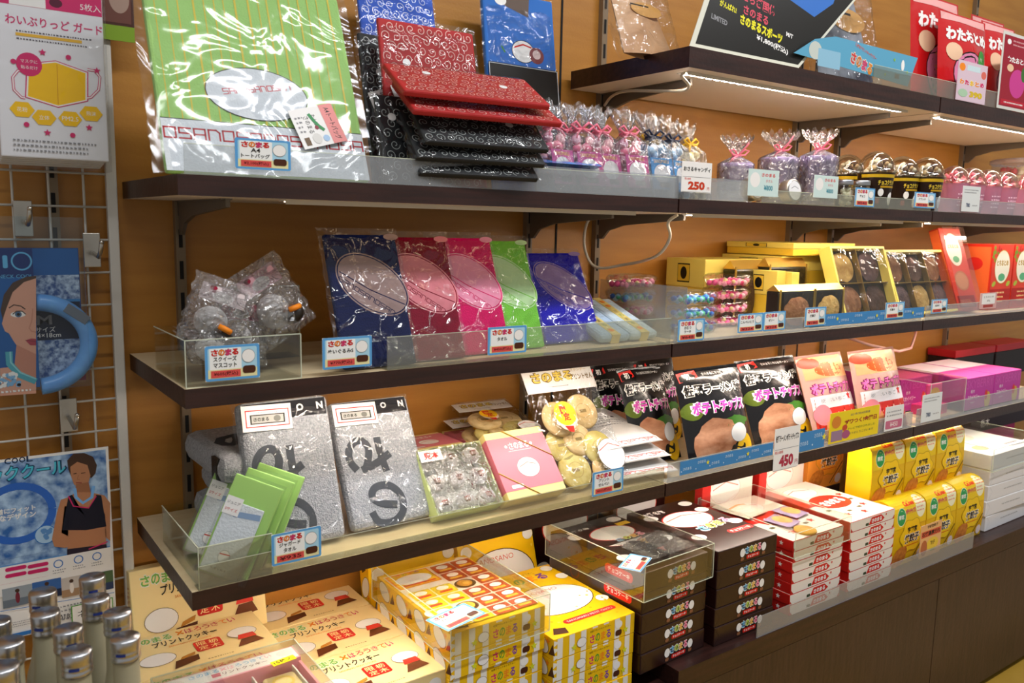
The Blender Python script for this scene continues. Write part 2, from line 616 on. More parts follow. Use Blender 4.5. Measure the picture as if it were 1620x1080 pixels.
guard('frosted acrylic guard in front of the green tote bag', .02, .89, Z2 + .0003, .038, FROST)
guard('frosted acrylic guard in front of the domed chocolate cups', 1.14, 1.79, Z2 + .0003, .026, GUARD)
guard('frosted acrylic guard below the pink popcorn cups', 1.81, 2.68, Z2 + .0003, .034, FROST)
guard('clear acrylic guard in front of the five coloured towels', .30, .895, Z3 + .0003, .05, GUARD)
guard('clear acrylic guard in front of the stacked candy trays', .905, 1.79, Z3 + .0003, .032, FROST)
guard('clear acrylic guard in front of the red strawberry boxes', 1.81, 2.68, Z3 + .0003, .036, FROST)
guard('clear acrylic guard in front of the grey towels', .02, .895, Z4 + .0003, .034, GUARD)
guard('clear acrylic guard in front of the snack bags', .905, 1.79, Z4 + .0003, .04, FROST)
guard('clear acrylic guard in front of the violet boxes', 1.81, 2.68, Z4 + .0003, .045, FROST)
guard('clear acrylic guard under the red sweet bags on the top shelf', 1.50, 2.68, Z1 + .0003, .04, GUARD)

# base cabinet under the shelves
BZ, BY = .42, -.45
t = thing('base_cabinet', 'long dark brown wooden base cabinet under all the shelves', 'cabinet', Matrix())
b = MB(); b.box(.86, BY + .012, .05, 3.6, -.001, BZ, DARK); b.box(.86, BY + .06, -.019, 3.6, -.001, .05, BLACK); b.build('carcass', t)
b = MB(); b.box(.86, BY, BZ - .045, 3.6, BY + .0119, BZ, DARK); b.build('front_rail', t)
for i, (a, c) in enumerate(((.862, .929), (.931, 1.811), (1.814, 2.70), (2.703, 3.59))):
    b = MB(); b.box(a, BY, .0, c, BY + .0119, BZ - .046, CABW); b.build('door_panel', t)
t = thing('low_platform', 'low dark stepped platform carrying the yellow and cream boxes', 'platform', Matrix())
b = MB(); b.box(.003, -.62, -.019, .858, -.018, .3833, DARK); b.build('body', t)
for x0, x1, y0, y1, z in ((.003, .174, -.360, -.018, .5345), (.178, .388, -.374, -.018, .4945), (.396, .580, -.388, -.125, .400)):
    b = MB(); b.box(x0, y0, .3835, x1, y1, z, DARK); b.build('step', t)
b = MB(); b.box(1.09, BY + .002, BZ + .0003, 1.98, BY + .004, BZ + .045, FROST)
tag(b.build('acrylic_guard'), 'clear acrylic guard in front of the red and white box stacks', 'shelf guard', 'acrylic guards along the shelf fronts')
# ------------------------------------------------------------------ colours used by the print
WHT = ink('#f2f0ec'); BLK = ink('#17130f'); PINK = ink('#d22a6a'); RED = ink('#d0241c'); YEL = ink('#f6c414'); ORG = ink('#f08a1c')
GRN = ink('#4f9a30'); BLU = ink('#2f78c4'); SKY = ink('#5fb0dc'); BRN = ink('#4a2413'); GRY = ink('#8d8d90'); LPK = ink('#f4a3b4')
PUR = ink('#7a3f9a'); CRM = ink('#f6dc9a'); LGRN = ink('#8cc43c')
RAIN = [RED, ORG, PINK, RED]


def uvof(M, kind='f', off=0.0):
    """photo pixel -> place on the thing's own front ('f') or top ('t') face"""
    Mi = M.inverted(); o = Mi @ CAM; R = Mi.to_3x3()

    def g(px, py):
        d = R @ ray(px, py)
        if kind == 'f':
            p = o + d * ((off - o.y) / d.y); return p.x, p.z
        p = o + d * ((off - o.z) / d.z); return p.x, p.y
    return g


def disc_mark(s, u, v, r, bar=True, out=BRN):
    """plain round white emblem with a brown bar"""
    s.ell(u, v, r * 1.06, r * .86, out)
    s.ell(u, v, r, r * .8, WHT)
    if bar:
        s.rrect(u + r * .1, v - r * 1.35, u + r * 1.2, v - r * .75, BRN, r * .12)


# ------------------------------------------------------------------ wire grid with hooks
t = thing('grid_panel', 'white wire display grid on the wall at the far left', 'grid panel', Matrix.Translation((0, -.03, 0)))
b = MB()
b.box(-.0145, -.007, .02, .0005, .007, 2.2, CREAMW, bev=.002)
b.box(-.62, -.007, .02, -.606, .007, 2.2, CREAMW)
b.build('post', t)
b = MB()
for k in range(5, 43):
    b.tube([(-.606, 0, .01 + .05 * k), (-.0145, 0, .01 + .05 * k)], .0019, CREAMW, 6)
for k in range(1, 13):
    b.tube([(-.045 - .047 * (k - 1), .0035, .02), (-.045 - .047 * (k - 1), .0035, 2.2)], .0019, CREAMW, 6)
b.build('wire_mesh', t)


def hook(px, py, label):
    p = atY(px, py, -.045)
    t = thing('wire_hook', label, 'hook', Matrix.Translation(p), 'hooks on the wire grid')
    b = MB(); b.box(-.012, .006, -.022, .012, .0085, .03, STEEL, bev=.001); b.build('clip_plate', t)
    b = MB(); b.tube([(0, .006, 0), (0, -.05, -.004), (.001, -.06, .004), (.002, -.066, .018)], .0032, STEEL, 8); b.ball((.002, -.066, .018), .0036, STEEL); b.build('prong', t)


hook(38, 350, 'steel hook on the grid just under the mask pack'); hook(147, 400, 'steel hook on the grid beside the blue neck ring')
hook(110, 662, 'steel hook on the grid above the neck cooling poster')

# green and brown poster behind the mask pack
p = atY(168, 62, -.044)
M = T(p.x - .06, -.044, p.z)
b = MB(); b.box(0, 0, 0, .10, .001, .30, ink('#4a2a22')); s = front(b)
s.rect(0, 0, .10, .022, ink('#7fa02c')); s.rect(0.004, .026, .096, .1, ink('#6b4238')); s.ell(.08, .06, .014, .02, ink('#a58a7c'))
tag(place(b.build('poster'), M), 'brown and green poster half hidden behind the pink and white mask pack', 'poster')

# mask guard packs
A = atY(2, 247, -.115); B = atY(173, 254, -.115)
M = T(A.x, -.115, A.z); W = B.x - A.x; g = uvof(M)
t = thing('mask_guard_pack', 'white and pink pack of mask guards hanging at top left of the grid', 'mask pack', M)
b = MB(); H = .30
b.box(0, 0, 0, W, .011, H, ink('#e8e8ec', .3), bev=.002)
s = front(b, 0)
hz = g(90, 17)[1]
s.rect(0.001, hz, W - .001, H - .001, PINK); u, v = g(44, 5); s.rect(u - .022, v - .004, u + .021, v + .02, WHT)
s.text('5枚入', *g(143, 13), WHT, h=.010)
u, v = g(88, 5); s.ell(u, v, .008, .006, ink('#5a1030'))
s.text('わいぶりっど ガード', *g(87, 39), PINK, w=.118, h=.013, bold=.015)
s.microtext(g(26, 60)[0], g(88, 71)[1], g(150, 60)[0], g(88, 53)[1], 3, ink('#5c5660')); u, v = g(78, 60); s.rect(u - .04, v - .002, u + .04, v + .002, ink('#eab83c'))
pts = [(46, 103), (88, 99), (135, 116), (135, 158), (92, 167), (44, 152)]
for dx, m_ in ((1.10, PINK), (1.06, WHT), (1, YEL)):
    s.poly([g(90 + (x - 90) * dx, 133 + (y - 133) * dx) for x, y in pts], m_)
s.line([g(90, 102), g(92, 165)], .001, ink('#d8980c'))
for cx, sx in ((40, -1), (138, 1)):
    P = [g(cx, 110), g(cx + sx * 12, 112), g(cx + sx * 20, 122), g(cx + sx * 18, 142), g(cx + sx * 6, 154), g(cx, 155)]
    s.line(P, .0035, PINK); s.line(P, .0017, WHT)
u, v = g(46, 102); s.ell(u, v, .0155, .0155, PINK); s.text('マスクに', u, v + .004, WHT, w=.02); s.text('貼るだけ', u, v - .004, WHT, w=.02)
for (x, y), tx in zip(((35, 173), (70, 186), (111, 188), (144, 180)), ('花粉', '立体', 'PM2.5', '飛沫')):
    u, v = g(x, y); P = [(u + .015 * math.cos(k * PI / 3), v + .0115 * math.sin(k * PI / 3)) for k in range(6)]
    s.poly(P, YEL); s.text(tx, u, v, WHT, h=.006)
for i, (x, y) in enumerate(((21, 97), (67, 83), (108, 91), (153, 112), (42, 197), (75, 210), (115, 214), (141, 202))):
    u, v = g(x, y)
    if i % 2: s.star(u, v, .005, PINK)
    else: s.ell(u, v, .0034, .0034, PINK)
s.microtext(*g(22, 240), *g(160, 226), 3, GRY)
b.build('card', t)
for k in range(5):
    b = MB(); b.box(.001, .0115 + k * .0125, .001 - .002 * k, W - .001, .0235 + k * .0125, H - .01, ink('#dcdad8', .3), bev=.002); b.build('sealed_mask_guard', t)
b = MB(); b.box(-.002, -.002, -.014, W + .003, .076, H + .01, film('thin_bag_film', '#fbfcfd', .05, .12, bump=.4, bscale=20)); b.build('clear_wrapper', t)

# neck cooling ring in a clear blister case
A = atY(-12, 618, -.085); B = atY(140, 612, -.085); Tp = atY(60, 393, -.085)
M = T(A.x, -.085, A.z); W = B.x - A.x; H = Tp.z - A.z; g = uvof(M)
t = thing('neck_ring_pack', 'clear blister pack with a pale blue neck cooling ring, hanging on the grid', 'neck ring pack', M)
b = MB(); b.box(0, .03, 0, W, .032, H, ink('#1c3f7c'))
s = front(b, .03); g3 = uvof(M, 'f', .03)
s.rect(.001, H * .60, W - .001, H - .002, ink('#3a8ac8')); s.rect(.001, H * .80, W - .001, H - .001, ink('#1e62a8'))
s.rect(W * .36, H * .62, W - .001, H * .80, mat('splash_print', '#24508e', .35, noise=('#c4daf0', 150, (1, 1, 1))))
s.rect(.001, .003, W - .001, H * .32, ink('#274f94')); s.rect(W * .36, .003, W - .001, H * .32, mat('splash_print'))
s.rect(W * .4, H * .32, W - .002, H * .60, ink('#10203c'))
u, v = g3(70, 506); s.text('M', u, v, GRY, h=.014, w=.02, bold=.02); u, v = g3(72, 521); s.text('サイズ', u, v, WHT, w=.026)
u, v = g3(76, 530); s.text('14×18cm', u, v, WHT, w=.034); u, v = g3(127, 595); s.rect(u - .008, v - .006, u + .008, v + .006, ink('#8a3048'))
b.build('water_card', t)
b = MB(); ctr = g(60, 547)
pts = []
for k in range(41):
    a = math.radians(-88 + 176 * k / 40)
    pts.append((ctr[0] + .070 * math.cos(a) * .98, .013, ctr[1] + .062 * math.sin(a)))
b.tube(pts, .0125, mat('pale_blue_gel_tube', '#5c9ae2', .35, coat=.3, noise=('#6fb0f0', 30, (1, 1, 1))), 14)
b.build('cooling_ring', t)
b = MB(); u, v = g(122, 497)
vs0 = MB(); b.M = Matrix.Translation((u, .004, v)) @ Matrix.Rotation(math.radians(38), 4, 'Y'); b.box(-.018, -.004, -.007, .018, .004, .007, mat('grey_fabric_tag', '#6f7884', .8), bev=.001); b.build('fabric_tag', t)
b = MB(); uw = g(57, 500)[0]; b.box(0, .0, 0, uw, .0015, H, ink('#155a9e')); s = front(b)
SKN = ink('#d8a088'); SKS = ink('#c48670'); HAI = ink('#4a3428')
s.rect(0, H * .80, uw, H, ink('#0d2f6c'))
u, v = g(34, 413); s.ring(u, v, .012, .012, .0022, SKY); u, v = g(8, 415); s.rrect(u - .003, v - .008, u + .003, v + .01, SKY, .002); s.text('NECK COOL', *g(25, 437), SKY, w=.042)
s.fan(g(36, 480), [g(*q) for q in ((57, 436), (40, 438), (20, 447), (6, 466), (1, 490), (5, 510), (12, 498), (18, 472), (36, 455), (57, 445))], HAI)
s.fan(g(40, 520), [g(*q) for q in ((57, 440), (38, 446), (20, 462), (10, 488), (6, 500), (3, 512), (8, 524), (14, 527), (22, 540), (32, 554), (44, 562), (57, 566))], SKN)
s.fan(g(45, 575), [g(*q) for q in ((26, 545), (57, 560), (57, 598), (22, 588))], SKS)
s.fan(g(30, 610), [g(*q) for q in ((0, 582), (22, 580), (57, 600), (57, 622), (0, 626))], SKN)
P = [g(*q) for q in ((14, 487), (22, 482), (33, 484), (40, 489))]; s.line(P, .0016, HAI)
u, v = g(29, 497); s.ell(u, v, .0095, .0042, WHT); s.ell(u, v, .0042, .0042, ink('#4a6a8a')); s.ell(u, v, .002, .002, BLK); s.line([g(20, 497), g(26, 492), g(35, 492), g(41, 497)], .0014, HAI)
s.line([g(52, 488), g(50, 508), g(46, 519), g(50, 524), g(57, 525)], .0012, SKS)
s.fan(g(52, 541), [g(*q) for q in ((40, 538), (50, 535), (57, 536), (57, 546), (48, 546))], ink('#a83c4c')); s.line([g(40, 538), g(57, 540)], .0008, ink('#6c2430'))
s.line([g(14, 556), g(15, 575), g(30, 592), g(57, 603)], .009, ink('#4fa8b8')); s.line([g(16, 556), g(17, 573), g(32, 589), g(57, 599)], .002, ink('#8fd0d8'))
s.spots(60, 0, g(0, 612)[1], g(30, 600)[0], g(0, 592)[1], .003, [WHT, ink('#7fb4dc')], 8)
s.microtext(g(2, 622)[0], g(0, 624)[1], g(52, 622)[0], g(0, 616)[1], 1, WHT)
b.build('picture_card', t)
b = MB(); b.box(-.003, -.004, -.004, W + .003, .036, H + .045, film('blister_case', '#f6fafc', .07, .06)); b.build('blister_case', t)

# neck cooling poster
A = atY(-14, 1006, -.048); B = atY(184, 972, -.048); Tp = atY(172, 706, -.048)
M = T(A.x, -.048, B.z); W = B.x - A.x; H = Tp.z - B.z; g = uvof(M)
b = MB(); b.box(0, 0, 0, W, .0016, H, WHT)
s = front(b)
s.rect(.003, .10, W - .004, H - .004, ink('#5f9ad2'), 1, 1)
s.rect(.003, H * .42, W - .004, H - .004, mat('ice_water_print', '#2c62a8', .35, noise=('#b4d4f0', 55, (1, 1, 1))))
s.chars('NECK COOL', *g(0, 731), [ink('#0c2c50')], .009, .085, .02)
s.text('ネッククール', *g(32, 747), ink('#123a5c'), h=.026, w=.125, bold=.06); s.text('ネッククール', *g(32, 747), ink('#4fc4dc'), h=.022, w=.12, bold=.02)
u, v = g(28, 812); s.ring(u, v, .046, .042, .011, ink('#2f66c0'))
s.text('首にフィット', *g(26, 806), WHT, w=.05, bold=.03); s.text('なデザイン', *g(28, 816), WHT, w=.048, bold=.03)
u, v = g(72, 845); s.ell(u, v, .015, .015, BLU); s.ell(u, v, .0138, .0138, ink('#a9cbe8')); s.spots(9, u - .008, v - .008, u + .008, v + .008, .004, [ink('#5c8fc8')], 2)
SK2 = ink('#b8805c'); SK3 = ink('#9c6848')
# runner with the ring round her neck (printed photograph)
s.fan(g(130, 735), [g(*q) for q in ((108, 742), (106, 728), (116, 717), (133, 716), (147, 722), (153, 735), (151, 748), (144, 756), (140, 742), (118, 738), (112, 752))], HAI)
s.fan(g(125, 750), [g(*q) for q in ((111, 738), (122, 730), (138, 735), (143, 752), (138, 768), (128, 772), (117, 766), (112, 752))], SK2)
s.fan(g(130, 785), [g(*q) for q in ((120, 765), (140, 762), (144, 782), (140, 800), (120, 800), (118, 782))], SK3)
s.fan(g(130, 800), [g(*q) for q in ((110, 785), (120, 778), (142, 778), (165, 783), (174, 795), (174, 855), (168, 850), (166, 812), (102, 800), (97, 842), (108, 848), (120, 842), (124, 852), (104, 866), (86, 864), (82, 852), (90, 810), (96, 790))], SK2)
s.fan(g(134, 850), [g(*q) for q in ((108, 836), (166, 832), (168, 866), (106, 874))], SK2)
s.fan(g(134, 815), [g(*q) for q in ((108, 784), (114, 782), (120, 802), (142, 802), (152, 782), (160, 783), (168, 832), (136, 838), (98, 838), (104, 806))], ink('#141628'))
s.line([g(108, 784), g(116, 800), g(140, 803), g(152, 784)], .0018, PINK)
s.line([g(118, 772), g(120, 786), g(131, 795), g(145, 786), g(148, 768)], .0045, ink('#78b4ec'))
s.line([g(116, 749), g(121, 748)], .0012, HAI); s.line([g(128, 748), g(135, 747)], .0012, HAI); s.line([g(124, 751), g(122, 758), g(126, 758)], .0009, SK3); s.line([g(120, 763), g(129, 763)], .0014, ink('#8c3c3c'))
s.fan(g(137, 870), [g(*q) for q in ((106, 868), (168, 860), (170, 875), (106, 888))], ink('#2a2030')); s.line([g(140, 868), g(170, 856)], .0018, PINK)
s.rect(.003, .07, W - .004, g(0, 885)[1] - .012, WHT)
s.poly([g(*q) for q in ((84, 884), (176, 866), (176, 893), (84, 906))], WHT)
for x, y in ((92, 891), (124, 884), (153, 879)):
    u, v = g(x, y); s.ring(u, v, .006, .006, .0015, BLU, n=16); s.microtext(u - .008, v - .016, u + .01, v - .008, 2, GRY, int(x))
s.microtext(*g(0, 885), *g(88, 870), 2, ink('#1a3c78'))
for k, (x, y) in enumerate(((25, 898), (60, 893), (25, 908), (60, 902))):
    u, v = g(x, y); s.rrect(u - .014, v - .003, u + .014, v + .003, PINK, .003)
s.microtext(*g(0, 925), *g(82, 908), 1, PINK)
for i, (x0, y0, x1, y1, c) in enumerate(((5, 962, 50, 922, '#9aa4ac'), (52, 950, 96, 912, '#3c68a8'), (98, 945, 128, 908, '#c8c0b8'), (130, 940, 178, 900, '#4c6440'))):
    a = g(x0, y0); c_ = g(x1, y1); s.rect(a[0], a[1], c_[0], c_[1], ink(c))
    s.rect(a[0], a[1], c_[0], a[1] + .012, ink(('#6c7884', '#24304c', '#a88868', '#2c3c60')[i]))
    u = (a[0] + c_[0]) / 2; v = (a[1] + c_[1]) / 2; s.ell(u, v - .002, .003, .009, ink(('#7a2c3c', '#50607c', '#e8e0d8', '#caa884')[i])); s.ell(u, v + .009, .003, .003, HAI)
s.line([g(0, 966), g(180, 936)], .001, BLU); s.microtext(*g(8, 995), *g(75, 970), 3, GRY); s.microtext(*g(85, 985), *g(130, 948), 4, GRY)
s.text('018', *g(102, 974), BLK, h=.007)
u, v = g(142, 972); s.rect(u - .026, v - .02, u + .034, v + .022, GRN); s.rect(u - .0245, v - .0185, u + .0325, v + .0205, WHT); s.text('ネ', u - .012, v + .006, BLK, h=.011)
s.rect(.003, .003, W * .38, .009, BLU)
tag(place(b.build('neck_cooler_poster'), M), 'blue poster of a runner wearing a blue neck ring, on the grid behind the bottles', 'poster')

# frosted bottles with aluminium screw caps
GLS = mat('frosted_bottle_glass', '#a8a288', .55, spec=.4, noise=('#9c967a', 8, (1, 1, .4)))
ALU = mat('aluminium_cap', '#c4c6ca', .28, 1)
t0 = None
bl = [(-.153, -.566, 'frosted bottle with silver cap, nearest of the cluster at bottom left'), (-.107, -.562, 'frosted bottle with silver cap, rightmost, beside the cream cookie boxes'),
      (-.153, -.51, 'frosted bottle with silver cap directly behind the nearest bottle'), (-.168, -.456, 'frosted bottle with silver cap in front of the poster, tall at left centre'),
      (-.116, -.447, 'frosted bottle with silver cap in front of the small green framed card'), (-.103, -.498, 'frosted bottle with silver cap behind the rightmost bottle'),
      (-.164, -.396, 'frosted bottle with silver cap in the back row at left, below the pink captions'), (-.110, -.382, 'frosted bottle with silver cap in the back row at right, highest in the photo'),
      (-.207, -.508, 'frosted bottle with silver cap at the left edge, upper one of the two near caps'), (-.216, -.560, 'frosted bottle with silver cap cut by the bottom left corner of the photo'),
      (-.214, -.450, 'frosted bottle with silver cap half cut by the left edge, farthest back')]
for x, y, l in bl:
    if t0 is None:
        t0 = thing('frosted_bottle', l, 'bottle', None, 'frosted bottles at bottom left')
        b = MB(); b.lathe([(0, 0), (.020, 0), (.0222, .004), (.0222, .105), (.020, .118), (.0155, .134), (.0132, .150), (.0125, .196), (.0125, .205)], GLS, 28); b.build('bottle_body', t0)
        b = MB(); b.lathe([(.0128, .190), (.0143, .1905), (.0147, .193), (.0143, .1955), (.0138, .1965), (.0145, .1985), (.0145, .2005), (.0139, .202), (.0146, .204), (.0146, .2125), (.0140, .2142), (0, .2146)], ALU, 28); b.build('screw_cap', t0)
        s = Surf(b, None)
        b = MB(); b.lathe([(.01475, .1985), (.01475, .2015)], ink('#22347c'), 28)
        b.f = [f for i, f in enumerate(b.f) if i in (19, 20, 21)]; b.mi = b.mi[:3]; b.sm = b.sm[:3]; b.build('cap_mark', t0)
        t = t0
    else:
        t = copy_tree(t0); t['label'] = l
    t.location = (x, y, .6005); t.rotation_euler = (0, 0, random.uniform(-.6, .6))
t = thing('side_table', 'small low table under the frosted bottles', 'table', Matrix())
b = MB(); b.box(-.42, -.70, .575, -.06, -.33, .60, DARK); b.build('table_top', t)
for x, y in ((-.41, -.69), (-.09, -.69), (-.41, -.36), (-.09, -.36)):
    b = MB(); b.box(x, y, -.0195, x + .02, y + .02, .575, DARK); b.build('leg', t)
# ------------------------------------------------------------------ boxes on the base
STK = lambda k, n: ('top', 'second', 'third', 'fourth', 'fifth', 'sixth', 'seventh', 'eighth')[k] if k < n - 1 else 'lowest'
CBOX = ink('#f6dfa0', .35)


def cream_box(W, D, H):
    b = MB(); b.box(0, 0, 0, W, D, H, CBOX, bev=.0015)
    s = topof(b, H)
    s.chars('さのまる', W * .22, D * .86, [ink('#7cb84c')], D * .13, W * .30, .03, back=WHT)
    s.chars('×はろうきてぃ', W * .62, D * .88, [ORG, PINK, ink('#d8504c'), ink('#c84848'), ink('#d06060')], D * .11, W * .45, .01)
    s.text('プリントクッキー', W * .44, D * .71, BLK, h=D * .13, w=W * .46, bold=.02)
    s.text('SANOMARU PRINT COOKIE', W * .46, D * .60, ORG, h=D * .035, w=W * .30)
    u, v = W * .56, D * .42
    s.rrect(u - .021, v - .017, u + .021, v + .017, RED, .005)
    for q, (du, dv) in zip('栃木限定', ((.009, .0075), (.009, -.0075), (-.009, .0075), (-.009, -.0075))):
        s.text(q, u + du, v + dv, CRM, h=.013, w=.015, bold=.01)
    # plain round emblems with brown biscuit bars
    for u, v, r in ((W * .20, D * .36, .026), (W * .82, D * .50, .023)):
        s.ell(u, v, r * 1.03, r * .76, ink('#6a4a3a')); s.ell(u, v, r, r * .73, WHT)
    s.poly([(W * .27, D * .05), (W * .45, D * .13), (W * .46, D * .25), (W * .30, D * .22)], ink('#5a2c14'))
    s.poly([(W * .33, D * .22), (W * .44, D * .27), (W * .45, D * .33), (W * .35, D * .28)], ink('#c0812c'))
    s.poly([(W * .73, D * .16), (W * .93, D * .20), (W * .89, D * .33), (W * .78, D * .32)], ink('#6a381c'))
    s.poly([(W * .76, D * .33), (W * .90, D * .33), (W * .89, D * .44), (W * .78, D * .44)], ink('#d23a2c'))
    s.microtext(W * .5, D * .06, W * .7, D * .1, 1, ink('#a88a58'), 5)
    f = front(b, 0); f.chars('さのまる', W * .28, H * .5, [ink('#7cb84c')], H * .36, W * .26, .02); f.chars('×はろうきてぃ', W * .62, H * .5, [ORG, PINK, ink('#d8504c')], H * .32, W * .36, .01)
    f.ell(W * .9, H * .5, .012, .011, WHT); f.rect(W * .88, H * .12, W * .95, H * .24, ink('#d23a2c'))
    l = leftof(b, D); l.microtext(D * .2, H * .2, D * .9, H * .8, 2, ink('#c87848'), 7)
    return b


cb = None
WC, DC, HC = .216, .137, .040
cream = []
def put_cream(x, y, z, label, group='cream cookie boxes in stacks'):
    global cb
    if cb is None:
        o = cream_box(WC, DC, HC).build('cookie_box'); cb = o
    else:
        o = cb.copy(); COL.objects.link(o)
    tag(o, label, 'cookie box', group); o.location = (x, y, z); return o


for nm, y in (('front', -.374), ('second', -.236), ('third', -.098)):
    put_cream(.180, y, .4948, 'cream printed cookie box left of the yellow striped boxes, %s row from the front' % nm)
for nm, y in (('nearest', -.361), ('farther', -.222)):
    put_cream(-.040, y, .5348, 'cream printed cookie box beside the frosted bottles, %s one of the two' % nm)
o = put_cream(-.012, -.052, .5755, 'cream printed cookie box propped upright against the wall beside the grid')
o.matrix_world = Matrix.Translation((-.012, -.045, .5348)) @ Matrix.Rotation(math.radians(78), 4, 'X')


def acrylic_case(label, x0, y0, z0, x1, y1, z1, rz=0):
    """five-sided clear cover with polished edges"""
    b = MB(); w, d, h = x1 - x0, y1 - y0, z1 - z0; th = .0016
    b.box(0, 0, 0, w, th, h, ACR); b.box(0, d - th, 0, w, d, h, ACR); b.box(0, th, 0, th, d - th, h, ACR); b.box(w - th, th, 0, w, d - th, h, ACR)
    b.box(0, 0, h, w, d, h + th, ACR)
    for p, q in (((0, 0, 0), (0, 0, h)), ((w, 0, 0), (w, 0, h)), ((0, d, 0), (0, d, h)), ((0, 0, h), (w, 0, h)), ((0, 0, h), (0, d, h)), ((w, 0, h), (w, d, h)), ((0, 0, 0), (w, 0, 0)), ((0, 0, 0), (0, d, 0)), ((0, d, h), (w, d, h))):
        b.tube([p, q], .0008, ACRE, 4, False)
    return tag(place(b.build('acrylic_cover'), T(x0, y0, z0, rz)), label, 'acrylic cover', 'clear acrylic covers over samples')


def price_card(M, W, H, label, title, price, brand='さのまる', border='#5aa0d8', body='#f0f2f0', tilt=0):
    """small blue-rimmed price card"""
    b = MB(); b.box(0, -.0006, 0, W, 0, H, ink('#e8e8e4')); s = front(b, -.0006)
    s.rrect(0, 0, W, H, ink(border), H * .07); s.rrect(W * .05, H * .07, W * .95, H * .93, ink('#a8d4e8'), H * .05); s.rrect(W * .08, H * .10, W * .66, H * .92, ink(body), H * .04)
    s.rect(W * .05, H * .07, W * .95, H * .32, ink('#e6dfa8'))
    if brand:
        s.chars(brand, W * .36, H * .80, [RED, ORG, PINK, RED], H * .17, W * .5, .03, back=ink('#a03030'), bb=.06)
    tl = title.split('\n')
    for i, q in enumerate(tl):
        s.text(q, W * .36, H * (.56 if len(tl) == 1 else (.62 if i == 0 else .44)), BLK, h=H * .14, w=W * min(.54, .085 * len(q)), bold=.02)
    s.rect(W * .10, H * .09, W * .64, H * .29, ink('#d8504c')); s.text(price, W * .37, H * .19, ink('#4a0c0c'), h=H * .13, w=W * .44, bold=.02)
    s.ell(W * .79, H * .66, W * .125, H * .2, GRY); s.ell(W * .79, H * .66, W * .118, H * .185, WHT); s.rrect(W * .68, H * .16, W * .92, H * .38, BRN, H * .08)
    return tag(place(b.build('price_card'), M), label, 'price card', 'price cards on the shelf edges')


def front_card(bl, brx, topy, y, label, *a, **k):
    A = atY(bl[0], bl[1], y); W = xat(brx, y, A.z) - A.x; Hh = atY(bl[0], topy, y).z - A.z
    return price_card(T(A.x, y, A.z), W, Hh, label, *a, **k)


# ---- sample case on the cream boxes
t = thing('cookie_sample', 'open sample box of printed cookies under a clear cover on the cream boxes', 'sample box', Matrix.Translation((-.025, -.455, .5752 + .0006)))
b = MB(); b.box(0, 0, 0, .196, .165, .003, ink('#5a3020')); b.box(0, .128, .003, .196, .165, .026, LPK); s = topof(b, .026)
s.rect(.002, .131, .194, .163, WHT); s.chars('さのまる×はろうきてぃ', .100, .154, [SKY, SKY, SKY, SKY, LPK, LPK], .009, .12, .01); s.text('プリントクッキー', .112, .142, ink('#5a2a3a'), h=.008, w=.075, bold=.02)
s.ell(.02, .147, .014, .011, ink('#e4ddd8')); s.ell(.178, .150, .012, .009, ink('#e4ddd8')); s.rect(.07, .137, .082, .147, ink('#e07a88'))
b.box(0, 0, .003, .196, .004, .02, LPK); b.box(0, .004, .003, .004, .128, .02, LPK); b.box(.192, .004, .003, .196, .128, .02, LPK)
b.build('sample_tray', t)
for i in range(3):
    for j in range(2):
        b = MB(); b.box(.012 + i * .06, .01 + j * .058, .003, .06 + i * .06, .058 + j * .058, .016, mat('pale_biscuit', '#e8d8a4', .6, noise=('#dcc488', 60, (1, 1, 1))), bev=.005); s = topof(b, .016)
        s.ell(.036 + i * .06, .034 + j * .058, .016, .016, ink(('#eab0a0', '#e8c858')[(i + j) % 2])); s.ell(.036 + i * .06, .034 + j * .058, .012, .011, CRM)
        b.build('cookie', t)
    b = MB(); b.box(.062 + i * .06 - .001, .006, .003, .063 + i * .06, .126, .018, WHT); b.build('divider', t)
o = acrylic_case('clear acrylic cover over the open cookie sample at bottom left', -.030, -.459, .5752, .176, -.285, .610)
b = MB(); b.box(0, 0, 0, .036, .013, .0006, ink('#e8d21c')); topof(b, .0006).text('15枚入', .018, .0065, BLK, h=.009, w=.03, bold=.02)
p = atZ(440, 1052, .6122); tag(place(b.build('count_sticker'), T(p.x - .006, p.y, .6119, .12)), 'small yellow sticker reading 15 on the clear cover at bottom left', 'sticker')

# ---- yellow striped box stacks
WY, DY, HY = .190, .262, .0395
YB = ink('#f2c212', .35); YW = ink('#eeeade', .35)
b = MB(); b.box(0, 0, 0, WY, DY, HY, YB, bev=.001)
s = front(b, 0)
for i in range(7):
    s.rect(.008 + i * .0265, .001, .020 + i * .0265, HY - .001, YW)
for k in range(3):
    s.poly([(0, k * .013), (.012, k * .013 + .006), (0, k * .013 + .011)], YW)
s.rect(WY * .40, HY * .12, WY * .72, HY * .9, YB)
s.chars('さのまる', WY * .56, HY * .42, [PINK, GRN, ORG, PUR], HY * .40, WY * .27, .03); s.text('佐野ブランドキャラクター', WY * .56, HY * .78, BLK, h=HY * .10, w=WY * .26)
disc_mark(s, WY * .33, HY * .45, .0105, False); s.ell(WY * .79, HY * .68, .0085, .0075, WHT); s.rrect(WY * .75, HY * .14, WY * .83, HY * .42, BRN, .004)
for x in (.24, .88): s.star(WY * x, HY * .32, .007, ink('#d8dc2c'))
l = leftof(b, DY)
for i in range(4):
    l.ell(DY * (.12 + i * .25), HY * .55, .022, .015, BRN, -.5); l.ell(DY * (.12 + i * .25), HY * .55, .021, .014, WHT, -.5); l.poly([(DY * (.2 + i * .25), HY * .2), (DY * (.24 + i * .25), HY * .75), (DY * (.27 + i * .25), HY * .3)], BRN); l.star(DY * (.19 + i * .25), HY * .78, .006, ORG)
s = topof(b, HY)
